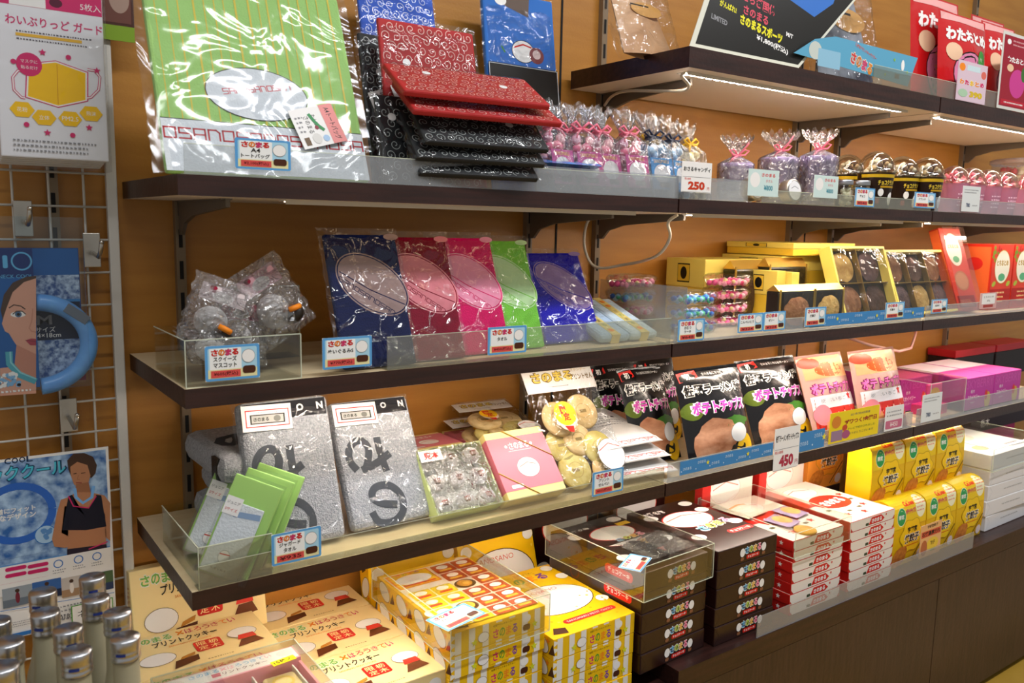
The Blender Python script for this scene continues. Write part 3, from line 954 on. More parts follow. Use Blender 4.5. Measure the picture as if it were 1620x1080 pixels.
s.chars('さのまる', WY * .52, DY * .84, [PINK, GRN, ORG, PUR], DY * .10, WY * .58, .04)
s.text('佐野ブランドキャラクター', WY * .5, DY * .93, BRN, h=.006, w=WY * .42)
P = [(WY * (.5 + .46 * math.cos(a)), DY * (.46 + .22 * math.sin(a))) for a in [i * PI / 16 for i in range(32)]]
s.ell(WY * .5, DY * .47, WY * .46, DY * .225, BRN, n=32); s.ell(WY * .5, DY * .47, WY * .45, DY * .218, WHT, n=32)
s.text('SANOSANO', WY * .45, DY * .62, ink('#d86a5c'), h=.011, w=WY * .5)
s.rrect(WY * .28, DY * .12, WY * .92, DY * .175, RED, .007); s.text('SANOMARU PETIT CHOU', WY * .6, DY * .147, WHT, h=.006, w=WY * .56)
s.poly([(WY * .05, DY * .05), (WY * .2, DY * .02), (WY * .23, DY * .09), (WY * .12, DY * .12)], BRN)
for x, y in ((.1, .72), (.93, .76), (.94, .3), (.06, .3), (.9, .93)):
    s.ell(WY * x, DY * y, .014, .013, ink('#b8901c')); s.ell(WY * x, DY * y, .0132, .0122, WHT)
s.spots(30, .004, .006, WY - .006, DY - .006, .003, [ink('#f8d85c'), ink('#e8ac10')], 3)
yb = b.build('gift_box')
first = True
for st, x, y, z0, n, rz in (('left', .3945, -.386, .4003, 5, 0), ('right', .5895, -.406, .3838, 4, 0)):
    for k in range(n):
        o = yb if first else yb.copy()
        if not first: COL.objects.link(o)
        first = False
        tag(o, 'yellow and white striped gift box, %s of the %s striped stack' % (STK(k, n), 'covered left' if st == 'left' else 'uncovered right'), 'gift box', 'yellow striped gift boxes')
        j = 0 if k == 0 else random.uniform(-.0012, .0004)
        o.matrix_world = T(x + j, y + random.uniform(-.003, .001), z0 + (n - 1 - k) * .0399, random.uniform(-.004, .004))
# standing boxes behind
for x, l in ((.60, 'yellow gift box standing upright behind the uncovered striped stack'), (.402, 'yellow gift box standing upright behind the covered striped stack')):
    o = yb.copy(); COL.objects.link(o); tag(o, l, 'gift box', 'yellow striped gift boxes')
    o.matrix_world = Matrix.Translation((x, -.098 if x > .5 else -.074, .3838 + .0025)) @ Matrix.Rotation(math.radians(72.5 if x > .5 else 79), 4, 'X')
# picture leaflet on the covered stack
b = MB(); b.box(0, 0, 0, .18, .235, .0006, WHT); s = topof(b, .0006)
s.rect(.001, .001, .179, .234, ink('#f0e8d8')); s.rect(.002, .17, .088, .232, ORG); s.rect(.005, .173, .085, .229, ink('#f2c21c')); s.ell(.045, .20, .036, .02, WHT); s.chars('さのまる', .045, .226, [PINK, GRN, ORG, PUR], .008, .05, .02); s.rect(.01, .176, .08, .182, ink('#e8542c'))
for j in range(6):
    for i in range(4):
        if j == 5 and i < 2 or (j == 4 and i < 2 and 0): continue
        u, v = .0245 + i * .044, .015 + j * .0385
        if i < 2 and v > .165: continue
        if (i, j) == (1, 1) or (i, j) == (2, 3):
            s.ell(u, v, .021, .017, ink('#5a3a14')); s.ell(u, v + .002, .015, .013, ink('#c88a2c' if i == 2 else '#ecc040')); s.ell(u + .003, v + .001, .007, .006, ink('#e0b050'))
            continue
        c = '#f0d020' if i < 2 else '#b84a24'
        s.rrect(u - .0205, v - .0175, u + .0205, v + .0175, ink(c), .003); s.ell(u, v + .006, .012, .008, WHT); s.rrect(u - .013, v - .011, u + .013, v - .004, ink('#d8402c' if i < 2 else '#e8b83c'), .002)
tag(place(b.build('picture_leaflet'), T(.400, -.375, .4003 + 5 * .0399 + .0002)), 'picture leaflet of small cakes under the clear cover on the yellow boxes', 'leaflet')
acrylic_case('clear acrylic cover over the top of the left yellow striped stack', .3905, -.396, .555, .5888, -.115, .622)
p = atZ(712, 1001, .6245)
price_card(Matrix.Translation((p.x, p.y + .006, .6241)) @ Matrix.Rotation(.22, 4, 'Z') @ Matrix.Rotation(-PI / 2, 4, 'X'), .085, .052, 'blue price card lying on the clear cover over the yellow boxes', 'プチシュー', '¥540(税込)')

# ---- chocolate brown box stacks
WB, DB, HB = .184, .262, .0392
CHB = mat('chocolate_wrap_paper', '#240c09', .34, coat=.1, noise=('#2c100c', 18, (1, 1, 1)))
b = MB(); b.box(0, 0, 0, WB, DB, HB, CHB, bev=.002)
s = front(b, 0)
s.line([(.002, .002), (.014, HB * .45), (.002, HB - .003)], .0005, ink('#120504')); s.line([(WB - .002, .002), (WB - .012, HB * .5), (WB - .002, HB - .003)], .0005, ink('#120504'))
s.chars('さのまる', WB * .58, HB * .62, [SKY, ink('#b8d048'), ink('#f0b84c'), ink('#f07a9c')], HB * .36, WB * .28, .04, back=WHT)
s.rrect(WB * .47, HB * .14, WB * .69, HB * .36, RED, .003); s.text('チョコケーキ', WB * .58, HB * .25, WHT, h=HB * .13, w=WB * .18, bold=.02)
for x in (.40, .76): s.ell(WB * x, HB * .55, .0075, .009, WHT); s.rrect(WB * x - .005, HB * .12, WB * x + .005, HB * .3, ink('#8a5a3c'), .003)
l = leftof(b, DB); l.rrect(DB * .62, HB * .25, DB * .90, HB * .75, RED, .008); l.text('チョコケーキ', DB * .76, HB * .5, WHT, h=HB * .26, w=DB * .22, bold=.02)
l.ring(DB * .3, HB * .5, .012, .012, .003, ink('#5a2a1c'))
s = topof(b, HB)
s.ell(WB * .48, DB * .62, WB * .36, DB * .17, ink('#d23a34'), n=30); s.ell(WB * .48, DB * .62, WB * .345, DB * .16, WHT, n=30)
s.line([(WB * .18, DB * .66), (WB * .5, DB * .71), (WB * .78, DB * .66)], .003, ink('#d86a5c'))
s.chars('さのまる', WB * .62, DB * .42, [SKY, ink('#b8d048'), ink('#f0b84c'), ink('#f07a9c')], DB * .10, WB * .6, .04, rot=.12, back=WHT)
s.rrect(WB * .56, DB * .20, WB * .96, DB * .27, RED, .008); s.text('チョコケーキ', WB * .76, DB * .235, WHT, h=.010, w=WB * .33, bold=.02)
s.chars('佐野名物', WB * .25, DB * .86, [WHT], DB * .07, WB * .34, .03)
for x, y in ((.88, .72), (.10, .78), (.86, .90), (.14, .28), (.92, .38)): s.ell(WB * x, DB * y, .018, .014, WHT)
kb = b.build('chocolate_cake_box'); first = True
for st, x, y, n, rz in (('left', .788, -.42, 5, .045), ('right', .987, -.424, 5, .0)):
    for k in range(n):
        o = kb if first else kb.copy()
        if not first: COL.objects.link(o)
        first = False
        tag(o, 'dark brown chocolate cake box, %s of the stack %s' % (STK(k, n), 'under the clear cover' if st == 'left' else 'beside the red and white boxes'), 'cake box', 'brown chocolate cake boxes')
        o.matrix_world = T(x + (0 if k in (0, n - 1) else random.uniform(-.003, .001)), y + (n - 1 - k) * .0004, BZ + .0005 + (n - 1 - k) * .0396, rz + random.uniform(-.003, .003))
for x, l in ((.80, 'dark brown cake box standing upright behind the covered chocolate stack'), (1.02, 'dark brown cake box standing upright behind the uncovered chocolate stack')):
    o = kb.copy(); COL.objects.link(o); tag(o, l, 'cake box', 'brown chocolate cake boxes'); o.matrix_world = Matrix.Translation((x, -.030, BZ + .002)) @ Matrix.Rotation(PI / 2, 4, 'X')
acrylic_case('clear acrylic cover over the top chocolate cake box', .782, -.428, .568, .978, -.150, .637, .045)
t = thing('cake_sample', 'sample of wrapped chocolate cakes with a round card under the clear cover', 'sample', T(.800, -.41, BZ + .0005 + 5 * .0396 + .0003, .045))
b = MB(); WCK = mat('chocolate_cake', '#3c1c10', .6, bump=.3); 
for i in range(2):
    for j in range(2):
        b = MB(); b.ball((.062 + i * .062, .035 + j * .05, .0065), (.026, .022, .0065), WCK, 2, .04, i + j); b.build('chocolate_cake', t)
b = MB(); b.grid(lambda u, v: (.022 + .13 * u, .005 + .1 * v, .0136 + .0008 * math.sin(u * 31 + v * 7) * math.cos(v * 27)), 24, 18, BAGW); b.build('clear_wrapper', t)
b = MB(); b.box(.01, .125, 0, .165, .215, .001, ink('#3a120c')); s = topof(b, .001); s.ell(.085, .17, .058, .036, RED, n=28); s.ell(.085, .17, .055, .033, WHT, n=28); s.chars('さのまる', .10, .135, [SKY, ink('#b8d048'), ink('#f0b84c'), ink('#f07a9c')], .015, .08, .04, back=WHT); s.rect(.125, .19, .16, .206, YEL); b.build('round_card', t)
p = atZ(1021, 902, .640)
price_card(Matrix.Translation((p.x - .012, p.y, .6394)) @ Matrix.Rotation(.5, 4, 'Z') @ Matrix.Rotation(-PI / 2, 4, 'X'), .072, .042, 'blue price card lying on the clear cover over the chocolate boxes', 'チョコケーキ', '¥650(税込)')

# ---- red and white boxes
HR = .0238; DR = .25
RB = ink('#c4201a', .35); RW_ = ink('#efe6da', .35)
b = MB(); WR = .184; b.box(0, 0, 0, WR, DR, HR, RB, bev=.001)
s = front(b, 0)
s.poly([(.010, .0006), (WR - .010, .0006), (WR - .002, .009), (WR - .001, HR - .0008), (.001, HR - .0008), (.002, .009)], RW_)
s.poly([(WR * .40, HR * .14), (WR * .70, HR * .14), (WR * .76, HR * .40), (WR * .68, HR * .86), (WR * .46, HR * .86), (WR * .42, HR * .4)], RED); s.chars('さのまる', WR * .58, HR * .48, [WHT], HR * .42, WR * .24, .05)
s.rrect(WR * .33, HR * .14, WR * .40, HR * .42, ink('#3c4a34'), .002); s.star(WR * .79, HR * .72, .004, RED)
l = leftof(b, DR); l.star(DR * .88, HR * .5, .006, WHT)
s = topof(b, HR); s.rect(.001, .001, WR - .001, DR - .001, RW_); s.rect(.001, DR * .45, WR * .16, DR - .001, RB)
s.fan((WR * .5, DR * .46), [(WR * (.5 + .34 * math.cos(a)), DR * (.46 + .17 * math.sin(a))) for a in [i * PI / 14 for i in range(28)]], ink('#d8301c')); s.chars('さのまる', WR * .52, DR * .45, [WHT], DR * .12, WR * .48, .05, rot=.05)
s.ell(WR * .45, DR * .78, WR * .30, DR * .14, ink('#e0c8b8')); s.ell(WR * .45, DR * .78, WR * .29, DR * .134, WHT); s.line([(WR * .2, DR * .8), (WR * .45, DR * .86), (WR * .7, DR * .8)], .003, ink('#e09488'))
for x, y, c in ((.8, .25, RED), (.25, .15, RED), (.55, .12, RED), (.88, .55, RED)): s.star(WR * x, DR * y, .012, c)
for x, y in ((.4, .2), (.66, .22), (.15, .3), (.85, .4)): s.rrect(WR * x - .008, DR * y - .004, WR * x + .008, DR * y + .005, ink('#5a5a30'), .003)
rb = b.build('red_white_box'); first = True
for st, x, n, y in (('left', 1.228, 7, -.424), ('right', 1.440, 7, -.424)):
    for k in range(n):
        o = rb if first else rb.copy()
        if not first: COL.objects.link(o)
        first = False
        tag(o, 'flat red and white sweets box, %s of the stack %s' % (STK(k, n), 'with samples on top' if st == 'left' else 'beside the yellow snack packs'), 'sweets box', 'red and white sweets boxes')
        o.matrix_world = T(x + (0 if k in (0, n - 1) else random.uniform(-.004, .004)), y + (n - 1 - k) * .0003, BZ + .0005 + (n - 1 - k) * .0240, random.uniform(-.006, .006))
for x, l in ((1.23, 'red and white sweets box standing upright behind the stack with samples'), (1.44, 'red and white sweets box standing upright left of the orange snack pack')):
    o = rb.copy(); COL.objects.link(o); tag(o, l, 'sweets box', 'red and white sweets boxes'); o.matrix_world = Matrix.Translation((x, -.14, BZ + .002)) @ Matrix.Rotation(PI / 2, 4, 'X')
zt = BZ + .0005 + 7 * .0240
acrylic_case('clear acrylic cover over samples on the left red and white stack', 1.221, -.432, zt - .034, 1.424, -.160, zt + .022)
def pouch(name, label, W, Hh, Tk, M, m, cat='sample pouch', prints=None, nu=14, nv=18, group=None, pw=.6):
    """sealed soft pouch lying in its own x-z plane, front to -y"""
    b = MB()
    def bulge(u, v):
        e = max(0, math.sin(PI * u)) ** pw * max(0, math.sin(PI * min(1, max(0, (v - .04) / .92)))) ** pw
        return Tk * e * (1 + .12 * math.sin(u * 9 + v * 5) + .08 * math.sin(v * 17 - u * 4))
    b.grid(lambda u, v: (W * u, -bulge(u, v) * .5, Hh * v), nu, nv, m); b.grid(lambda u, v: (W * (1 - u), bulge(1 - u, v) * .5, Hh * v), nu, nv, m)
    if prints: prints(Surf(b, lambda u, v, n: Vector((u, -bulge(u / W, v / Hh) * .5 - n - .0003, v))), W, Hh)
    o = b.build(name)
    if M is not None: o.matrix_world = M
    return tag(o, label, cat, group)
FL = lambda x, y, z, rz=0: Matrix.Translation((x, y, z)) @ Matrix.Rotation(rz, 4, 'Z') @ Matrix.Rotation(-PI / 2, 4, 'X')
def pk(s, W, H):
    s.rect(W * .06, H * .06, W * .94, H * .94, ink('#efe6da'), 6, 6); s.rect(W * .1, H * .55, W * .9, H * .62, ORG, 6, 1); s.ell(W * .5, H * .33, W * .3, H * .18, WHT, rings=4)
pouch('sweet_pouch', 'white and orange sample pouch under the cover on the red and white boxes', .085, .10, .012, FL(1.242, -.29, zt + .0068, .1), ink('#e8dccc'), prints=pk)
def pc(s, W, H): s.ell(W * .5, H * .5, W * .36, H * .36, mat('plain_biscuit', '#d8a860', .7), rings=4)
pouch('cookie_pouch', 'clear purple edged cookie pouch, left of two under the clear cover', .058, .065, .010, FL(1.28, -.375, zt + .0058, .2), ink('#b0a0c8', .2), prints=pc)
pouch('cookie_pouch', 'clear purple edged cookie pouch, right of two under the clear cover', .058, .065, .010, FL(1.345, -.345, zt + .0058, .1), ink('#b0a0c8', .2), prints=pc)
b = MB(); b.lathe([(0, 0), (.023, 0), (.025, .003), (.024, .006), (0, .007)], mat('golden_biscuit', '#d8a030', .6, bump=.2), 26); s = topof(b, .0071); s.ring(0, 0, .013, .009, .0015, ink('#a87418'))
tag(place(b.build('cookie'), T(1.300, -.400, zt + .0003)), 'loose round golden cookie at the front of the red and white sample cover', 'cookie')

# ---- yellow gyoza potato snack packs
def snack_pack(col, col2):
    W, H, D = .150, .165, .066
    b = MB()
    prof = []
    for i in range(13):
        a = i / 12
        if a < .6: prof.append((-.004 * math.sin(a / .6 * PI), H * .86 * a / .6))
        else:
            q = (a - .6) / .4 * PI / 2; prof.append((D * .6 * (1 - math.cos(q)), H * .86 + H * .14 * math.sin(q)))
    prof += [(D, H * .93), (D, 0)]
    def curve(v):
        # front face as a function of height fraction along the profile
        L = [0]
        for i in range(12): L.append(L[-1] + math.dist(prof[i], prof[i + 1]))
        d = v
        for i in range(12):
            if d <= L[i + 1] or i == 11:
                k = (d - L[i]) / (L[i + 1] - L[i]); a0, a1 = prof[i], prof[i + 1]
                return (a0[0] + (a1[0] - a0[0]) * k, a0[1] + (a1[1] - a0[1]) * k, i)
    n = len(prof)
    vs = [(0, y, z) for y, z in prof] + [(W, y, z) for y, z in prof]
    m = ink(col, .3)
    b.add(vs, [(i, n + i, n + (i + 1) % n, (i + 1) % n) for i in range(n - 1)] + [list(range(n)), list(range(n, 2 * n))[::-1], (n - 1, 2 * n - 1, n, 0)], m)
    def fn(u, v, e):
        y, z, i = curve(v); y2, z2, _ = curve(min(v + .002, .199)); ny, nz = -(z2 - z), (y2 - y); L_ = math.hypot(ny, nz) or 1
        return Vector((u, y + ny / L_ * (e + .0006), z + nz / L_ * (e + .0006)))
    s = Surf(b, fn)
    s.rect(.001, .10, W - .001, .185, ink(col2), 1, 10)
    s.ell(.036, .128, .020, .023, ink('#f0f0d0'), rings=3); s.ell(.036, .128, .0185, .0215, ink('#2c9a54'), rings=3); s.text('限定', .036, .128, WHT, h=.012, w=.024, bold=.03)
    s.poly([(.100, .112), (.148, .112), (.148, .178), (.108, .178), (.098, .160), (.098, .130)], ink('#f2efc8')) if 0 else s.ell(.125, .146, .023, .032, ink('#f2efc8'), rings=4)
    s.microtext(.108, .128, .142, .164, 4, ink('#e0705c'), 4)
    s.text('Calbee', .076, .158, ink('#e8481c'), h=.014, w=.046, bold=.05); s.text('ポテトチップス', .078, .138, PINK, h=.014, w=.044, bold=.05)
    P = [(.084 + (.050 + .005 * math.cos(6 * a)) * math.cos(a), .074 + (.043 + .004 * math.cos(6 * a)) * math.sin(a)) for a in [i * PI / 24 for i in range(48)]]
    s.fan((.084, .074), P, ink('#a8821c')); s.fan((.084, .074), [(.084 + (x - .084) * .97, .074 + (y - .074) * .97) for x, y in P], ink('#f6cc1c' if col2 != '#f0ac50' else '#f4a030'))
    s.text('宇都宮', .086, .090, BLK, h=.015, w=.044, bold=.04); s.text('焼餃子', .086, .068, WHT, h=.026, w=.072, bold=.09); s.text('焼餃子', .086, .068, BLK, h=.023, w=.066, bold=.03); s.rect(.056, .049, .118, .0505, RED)
    s.ell(.036, .026, .034, .024, mat('fried_dumpling_print', '#b4601c', .5, noise=('#d88a34', 70, (1, 1, 1))), .5, rings=3, wob=.08)
    s.line([(.098, .008), (.146, .062)], .003, BRN); s.line([(.106, .004), (.149, .050)], .003, ink('#c89020')); s.ell(.132, .018, .013, .013, ink('#e8d8d8'), rings=3)
    return b.build('snack_pack')
sp = snack_pack('#e6b810', '#ecc81c'); sp2 = None; first = True
ZB = BZ + .0005
GR = 'yellow potato snack packs'
NM = ('left one', 'middle one', 'right one')
for i, (pl, z, y) in enumerate(((1396, ZB, -.405), (1437, ZB, -.405), (1491, ZB, -.405), (1362, .5545, -.338), (1422, .5545, -.338), (1477, .5545, -.338))):
    o = sp if first else sp.copy()
    if not first: COL.objects.link(o)
    first = False
    x = (1.650, 1.803, 1.956)[i] if i < 3 else (1.648, 1.803, 1.958)[i - 3]
    tag(o, 'yellow potato snack pack in the %s row, %s of three' % ('front lower' if i < 3 else 'raised back', NM[i % 3]), 'snack pack', GR)
    o.matrix_world = T(x, y, z, 0, .0)
t = thing('display_riser', 'dark riser block under the raised back row of yellow snack packs', 'riser', Matrix.Translation((1.648, -.336, BZ + .0003)))
b = MB(); b.box(0, 0, 0, .46, .075, .133, DARK, bev=.002); b.build('riser_block', t)
o = snack_pack('#f09a3c', '#f0ac50'); tag(o, 'orange potato snack pack between the red and white boxes and the yellow packs', 'snack pack'); OX = xat(1278, -.165, .66); o.matrix_world = T(OX, -.165, .5545) @ Matrix.Scale(1.06, 4)
t = thing('display_riser', 'dark riser block under the orange snack pack', 'riser', Matrix.Translation((xat(1278, -.165, .66), -.165, BZ + .0003)))
b = MB(); b.box(0, 0, 0, .16, .09, .133, DARK, bev=.002); b.build('riser_block', t)

# ---- white wrapped boxes
b = MB(); WPB = ink('#e8e8ea', .3); b.box(0, 0, 0, .27, .25, .0436, WPB, bev=.002); s = front(b, 0)
s.line([(.002, .003), (.022, .026), (.003, .043)], .0006, ink('#b8b8bc')); s.microtext(.09, .019, .20, .028, 1, ink('#a8a8a8'), 3)
s = topof(b, .0436); s.ell(.13, .15, .05, .03, ink('#d8d2c4')); s.ell(.06, .06, .03, .02, ink('#c8a078')); s.rect(.17, .02, .25, .05, ink('#9a98a4'))
wb = b.build('white_gift_box'); first = True
for k in range(5):
    o = wb if first else wb.copy()
    if not first: COL.objects.link(o)
    first = False
    tag(o, 'white wrapped gift box, %s of the white stack at the far right' % STK(k, 5), 'gift box', 'white wrapped gift boxes')
    o.matrix_world = T(2.130 + (0 if k in (0, 4) else random.uniform(-.008, .008)), -.408 + (4 - k) * .0004, BZ + .0005 + (4 - k) * .0440, random.uniform(-.02, .02))
acrylic_case('clear acrylic cover on top of the white box stack', 2.115, -.418, BZ + .178, 2.43, -.13, BZ + .243)
t = thing('magenta_display', 'bright magenta display stand with black front bar behind the white boxes', 'display stand', T(xat(1536, -.13, .62), -.10, BZ + .0005))
b = MB(); MG = ink('#d01878'); b.box(0, 0, 0, .40, .075, .25, MG, bev=.003); b.build('stand_back', t)
b = MB(); b.box(0, -.03, .16, .40, -.0005, .215, ink('#20101c')); front(b, -.03).text('栃木', .10, .188, WHT, h=.03); b.build('front_bar', t)
b = MB(); b.box(0, -.032, .2155, .40, -.0005, .226, MG); b.build('shelf_lip', t)
# price card standing on the base edge
A = atY(1453, 885, BY + .006)
b = MB(); b.box(0, 0, 0, .10, .0008, .085, ink('#d8b088')); s = front(b); s.rect(.001, .001, .099, .084, ink('#e8b478')); s.rect(.004, .052, .096, .068, ink('#d85a3c')); s.text('宇都宮餃子', .055, .0775, BLK, h=.008, w=.05, bold=.03); s.text('石焼濃厚だれ', .05, .060, BLK, h=.012, w=.086, bold=.03); s.ell(.06, .03, .028, .017, ink('#e8c440')); s.text('餃子', .06, .033, BLK, h=.011, bold=.02); s.text('¥540', .062, .014, GRN, h=.008); s.ell(.02, .025, .015, .02, ink('#b8683c'))
tag(place(b.build('shelf_talker'), T(A.x, BY + .006, A.z)), 'orange card standing on the base edge in front of the yellow snack packs', 'shelf card')
# ------------------------------------------------------------------ lowest wall shelf
S4 = Z4 + .0004; S3 = Z3 + .0004; S2 = Z2 + .0004; S1 = Z1 + .0004
GTOW = mat('grey_terry_cloth', '#c2c5ca', .95, spec=.1, noise=('#a0a4aa', 240, (1, 1, 1)), bump=.6, bscale=420)
GDK = mat('dark_grey_jacquard', '#50545a', .95, spec=.1)


def stand_M(loc, lean, d, rz=0):
    """lean back about the foot; lift so that the rear foot edge touches the board"""
    lean = max(lean, 0)
    return Matrix.Translation((loc[0], loc[1], loc[2] + d * math.sin(lean))) @ Matrix.Rotation(rz, 4, 'Z') @ Matrix.Rotation(-lean, 4, 'X')


def wrapper(t, W, H, D, m=None, e=.004, top=.008):
    """loose clear bag round a thing, with a flat sealed top"""
    b = MB(); m = m or BAG
    rnd = random.Random(int(W * 1e5) % 97)
    ph = [rnd.uniform(0, 6) for _ in range(4)]
    def f(sy):
        def q(u, v):
            x = -e + (W + 2 * e) * u; z = -.001 + (H + top) * v
            ed = min(1, min(u, 1 - u) * 14, (1 - v) * 10)
            y = (-.0016 if sy < 0 else D + .001) * ed + D / 2 * (1 - ed)
            y += sy * .0011 * (math.sin(u * 19 + v * 8 + ph[0]) * math.sin(v * 23 - u * 5 + ph[1])) * ed
            return (x + .0012 * math.sin(v * 40 + ph[2]) * (u < .02 or u > .98), y, z)
        return q
    b.grid(f(-1), 26, 30, m); b.grid(f(1), 8, 8, m)
    return b.build('clear_wrapper', t)


def smooth(P, n=6):
    P = [Vector(p) for p in P]; out = []
    for i in range(len(P) - 1):
        a, b_, c, d = P[max(i - 1, 0)], P[i], P[i + 1], P[min(i + 2, len(P) - 1)]
        for k in range(n):
            t_ = k / n; out.append(.5 * ((2 * b_) + (c - a) * t_ + (2 * a - 5 * b_ + 4 * c - d) * t_ ** 2 + (3 * b_ - a - 3 * c + d) * t_ ** 3))
    return out + [P[-1]]


# brush lettering woven across the towel, measured on the right-hand one
_l, _w, _h, _a = leaner((560, 853), 690, (517, 650), S4); _g = uvof(stand_M(_l, _a, .028))
GSTROKES = [[(lambda q: (q[0] / _w, q[1] / _h + .05))(_g(x / 2, y / 2 + 540)) for x, y in st] for st in (
    [(1135, 428), (1112, 400), (1108, 365), (1125, 338), (1152, 335), (1170, 360), (1168, 400), (1162, 420)], [(1150, 428), (1195, 405), (1238, 372)], [(1195, 322), (1208, 375), (1228, 430)],
    [(1182, 560), (1205, 592), (1250, 590), (1280, 555), (1272, 505), (1235, 475), (1192, 482), (1182, 512), (1212, 532), (1262, 535)])]


def grey_towel(label, bl, br, tl):
    loc, W, H, ln = leaner(bl, br, tl, S4)
    D = .028
    t = thing('grey_towel_pack', label, 'towel pack', stand_M(loc, ln, D), 'grey jacquard towels')
    b = MB(); b.box(.002, 0, 0, W - .002, D, H, GTOW, bev=.009)
    s = front(b, 0)
    bt = H * .865
    s.rect(.008, bt, W - .008, H - .004, mat('black_hem_tape', '#15151c', .9), 1, 1)
    s.text('SANO', W * .26, H * .93, WHT, h=H * .05, w=W * .4, bold=.03); s.text('O', W * .66, H * .93, WHT, h=H * .05, bold=.04); s.text('N', W * .88, H * .93, WHT, h=H * .05, bold=.04)
    for st in GSTROKES:
        s.line(smooth([(u * W, v * H, 0) for u, v in st], 4), W * .085, GDK)
    b.build('towel', t)
    b = MB(); M2 = Matrix.Translation((0, -.0028, 0)); b.M = M2 @ Matrix.Translation((W * .03, 0, H * .80)) @ Matrix.Rotation(.03, 4, 'Y'); w2, h2 = W * .52, H * .175
    b.box(0, 0, 0, w2, .0006, h2, WHT); b.M = Matrix(); Ml = M2 @ Matrix.Translation((W * .03, 0, H * .80)) @ Matrix.Rotation(.03, 4, 'Y')
    s = Surf(b, lambda u, v, n: Ml @ Vector((u, -n, v)))
    s.rect(w2 * .07, h2 * .15, w2 * .95, h2 * .82, RED); s.rect(w2 * .09, h2 * .19, w2 * .93, h2 * .78, WHT); s.rect(w2 * .16, h2 * .27, w2 * .86, h2 * .64, BLK); s.rect(w2 * .19, h2 * .31, w2 * .83, h2 * .60, ink('#a8a8a4'))
    s.chars('さのまる', w2 * .38, h2 * .45, [BLK], h2 * .14, w2 * .32, .03); s.ell(w2 * .70, h2 * .45, h2 * .14, h2 * .12, ink('#70706c')); s.microtext(w2 * .3, h2 * .67, w2 * .75, h2 * .75, 1, GRY)
    b.build('paper_label', t)
    wrapper(t, W, H, D, top=.006)
    return t


grey_towel('grey towel pack with dark lettering, left of two, beside the green packs', (404, 888), 552, (373, 648))
grey_towel('grey towel pack with dark lettering, right of two, beside the sample sweets box', (560, 853), 690, (517, 650))
for i, (x, y, z, rz, l) in enumerate(((.10, -.25, S4, .05, 'folded grey towel lying at the bottom of the small pile at the shelf back'), (.095, -.25, S4 + .050, -.05, 'folded grey towel in the middle of the small pile at the shelf back'), (.085, -.25, S4 + .100, .03, 'folded grey towel on top of the small pile at the shelf back'))):
    t = thing('folded_towel', l, 'towel', T(x, y, z, rz), 'folded grey towels')
    b = MB(); b.box(0, 0, 0, .13, .20, .047, GTOW, bev=.018); topof(b, .047).text('の', .06, .09, GDK, h=.08, bold=.05); b.build('towel', t)
    b = MB(); b.box(-.0006, .02, .004, .02, .045, .040, BLK); b.build('hem_tape', t)
# green bib packs in a clear tray
t = thing('acrylic_tray', 'clear acrylic tray holding the green packs at the left end of the lowest shelf', 'tray', T(.022, -.352, S4), 'clear acrylic trays')
b = MB(); w_, d_, h_ = .100, .20, .058
b.box(0, 0, 0, w_, d_, .0016, ACR); b.box(0, 0, .0016, w_, .0016, h_, GUARD); b.box(0, .0016, .0016, .0016, d_, h_, GUARD); b.box(w_ - .0016, .0016, .0016, w_, d_, h_, ACR); b.box(.0016, d_ - .0016, .0016, w_ - .0016, d_, h_, ACR)
for p, q in (((0, 0, h_), (w_, 0, h_)), ((0, 0, h_), (0, d_, h_)), ((0, 0, 0), (0, 0, h_)), ((w_, 0, 0), (w_, 0, h_))): b.tube([p, q], .0008, ACRE, 4, False)
b.build('tray_shell', t)
gp = None
for i, (x, y, rz, l) in enumerate(((.026, -.318, -.55, 'lime green bib pack, nearest the front corner of the tray'), (.050, -.300, -.52, 'lime green bib pack, second from the front corner of the tray'), (.072, -.285, -.5, 'lime green bib pack, beside the left grey towel'),
                                   (.028, -.235, -.55, 'lime green bib pack at the left back of the tray with a white size sticker'), (.046, -.215, -.5, 'lime green bib pack behind the nearest one in the tray'), (.066, -.205, -.45, 'lime green bib pack farthest back in the tray'))):
    if gp is None:
        gp = thing('bib_pack', l, 'bib pack', None, 'green bib packs in the tray'); W, H = .060, .118
        b = MB(); b.box(0, 0, 0, W, .004, H, ink('#a4d070', .5), bev=.0012); b.build('card', gp)
        b = MB(); b.box(.003, -.003, .002, W * .82, -.0005, H * .74, mat('white_cotton', '#d8dee2', .9, bump=.2, bscale=300), bev=.001); s = front(b, -.003)
        s.line([(.003, H * .72), (W * .3, H * .62), (W * .8, H * .66)], .007, ink('#8aa4c4')); s.ell(W * .42, H * .2, .007, .008, GRY); s.ell(W * .42, H * .2, .0065, .0074, WHT); s.line([(W * .32, H * .22), (W * .52, H * .23)], .0015, RED); s.microtext(W * .25, H * .05, W * .6, H * .1, 1, GRY)
        b.build('bib', gp)
        b = MB(); b.box(.002, -.0036, H * .60, .022, -.0032, H * .78, WHT); s = front(b, -.0036); s.text('ジュニア', .012, H * .72, BLK, w=.016); s.text('Sサイズ', .012, H * .65, RED, w=.015); b.build('size_sticker', gp)
        b = MB(); b.box(-.002, -.0045, -.001, W + .002, .005, H + .004, film('thin_bag_film', '#fbfcfd', .05, .12, bump=.4, bscale=20)); b.build('clear_wrapper', gp)
        t = gp
    else:
        t = copy_tree(gp); t['label'] = l
    t.matrix_world = T(x, y, S4 + .0022, rz) @ Matrix.Rotation(-.34, 4, 'X') @ Matrix.Translation((0, 0, .012)) @ Matrix.Rotation(.34, 4, 'Y') @ Matrix.Scale(1.18, 4)

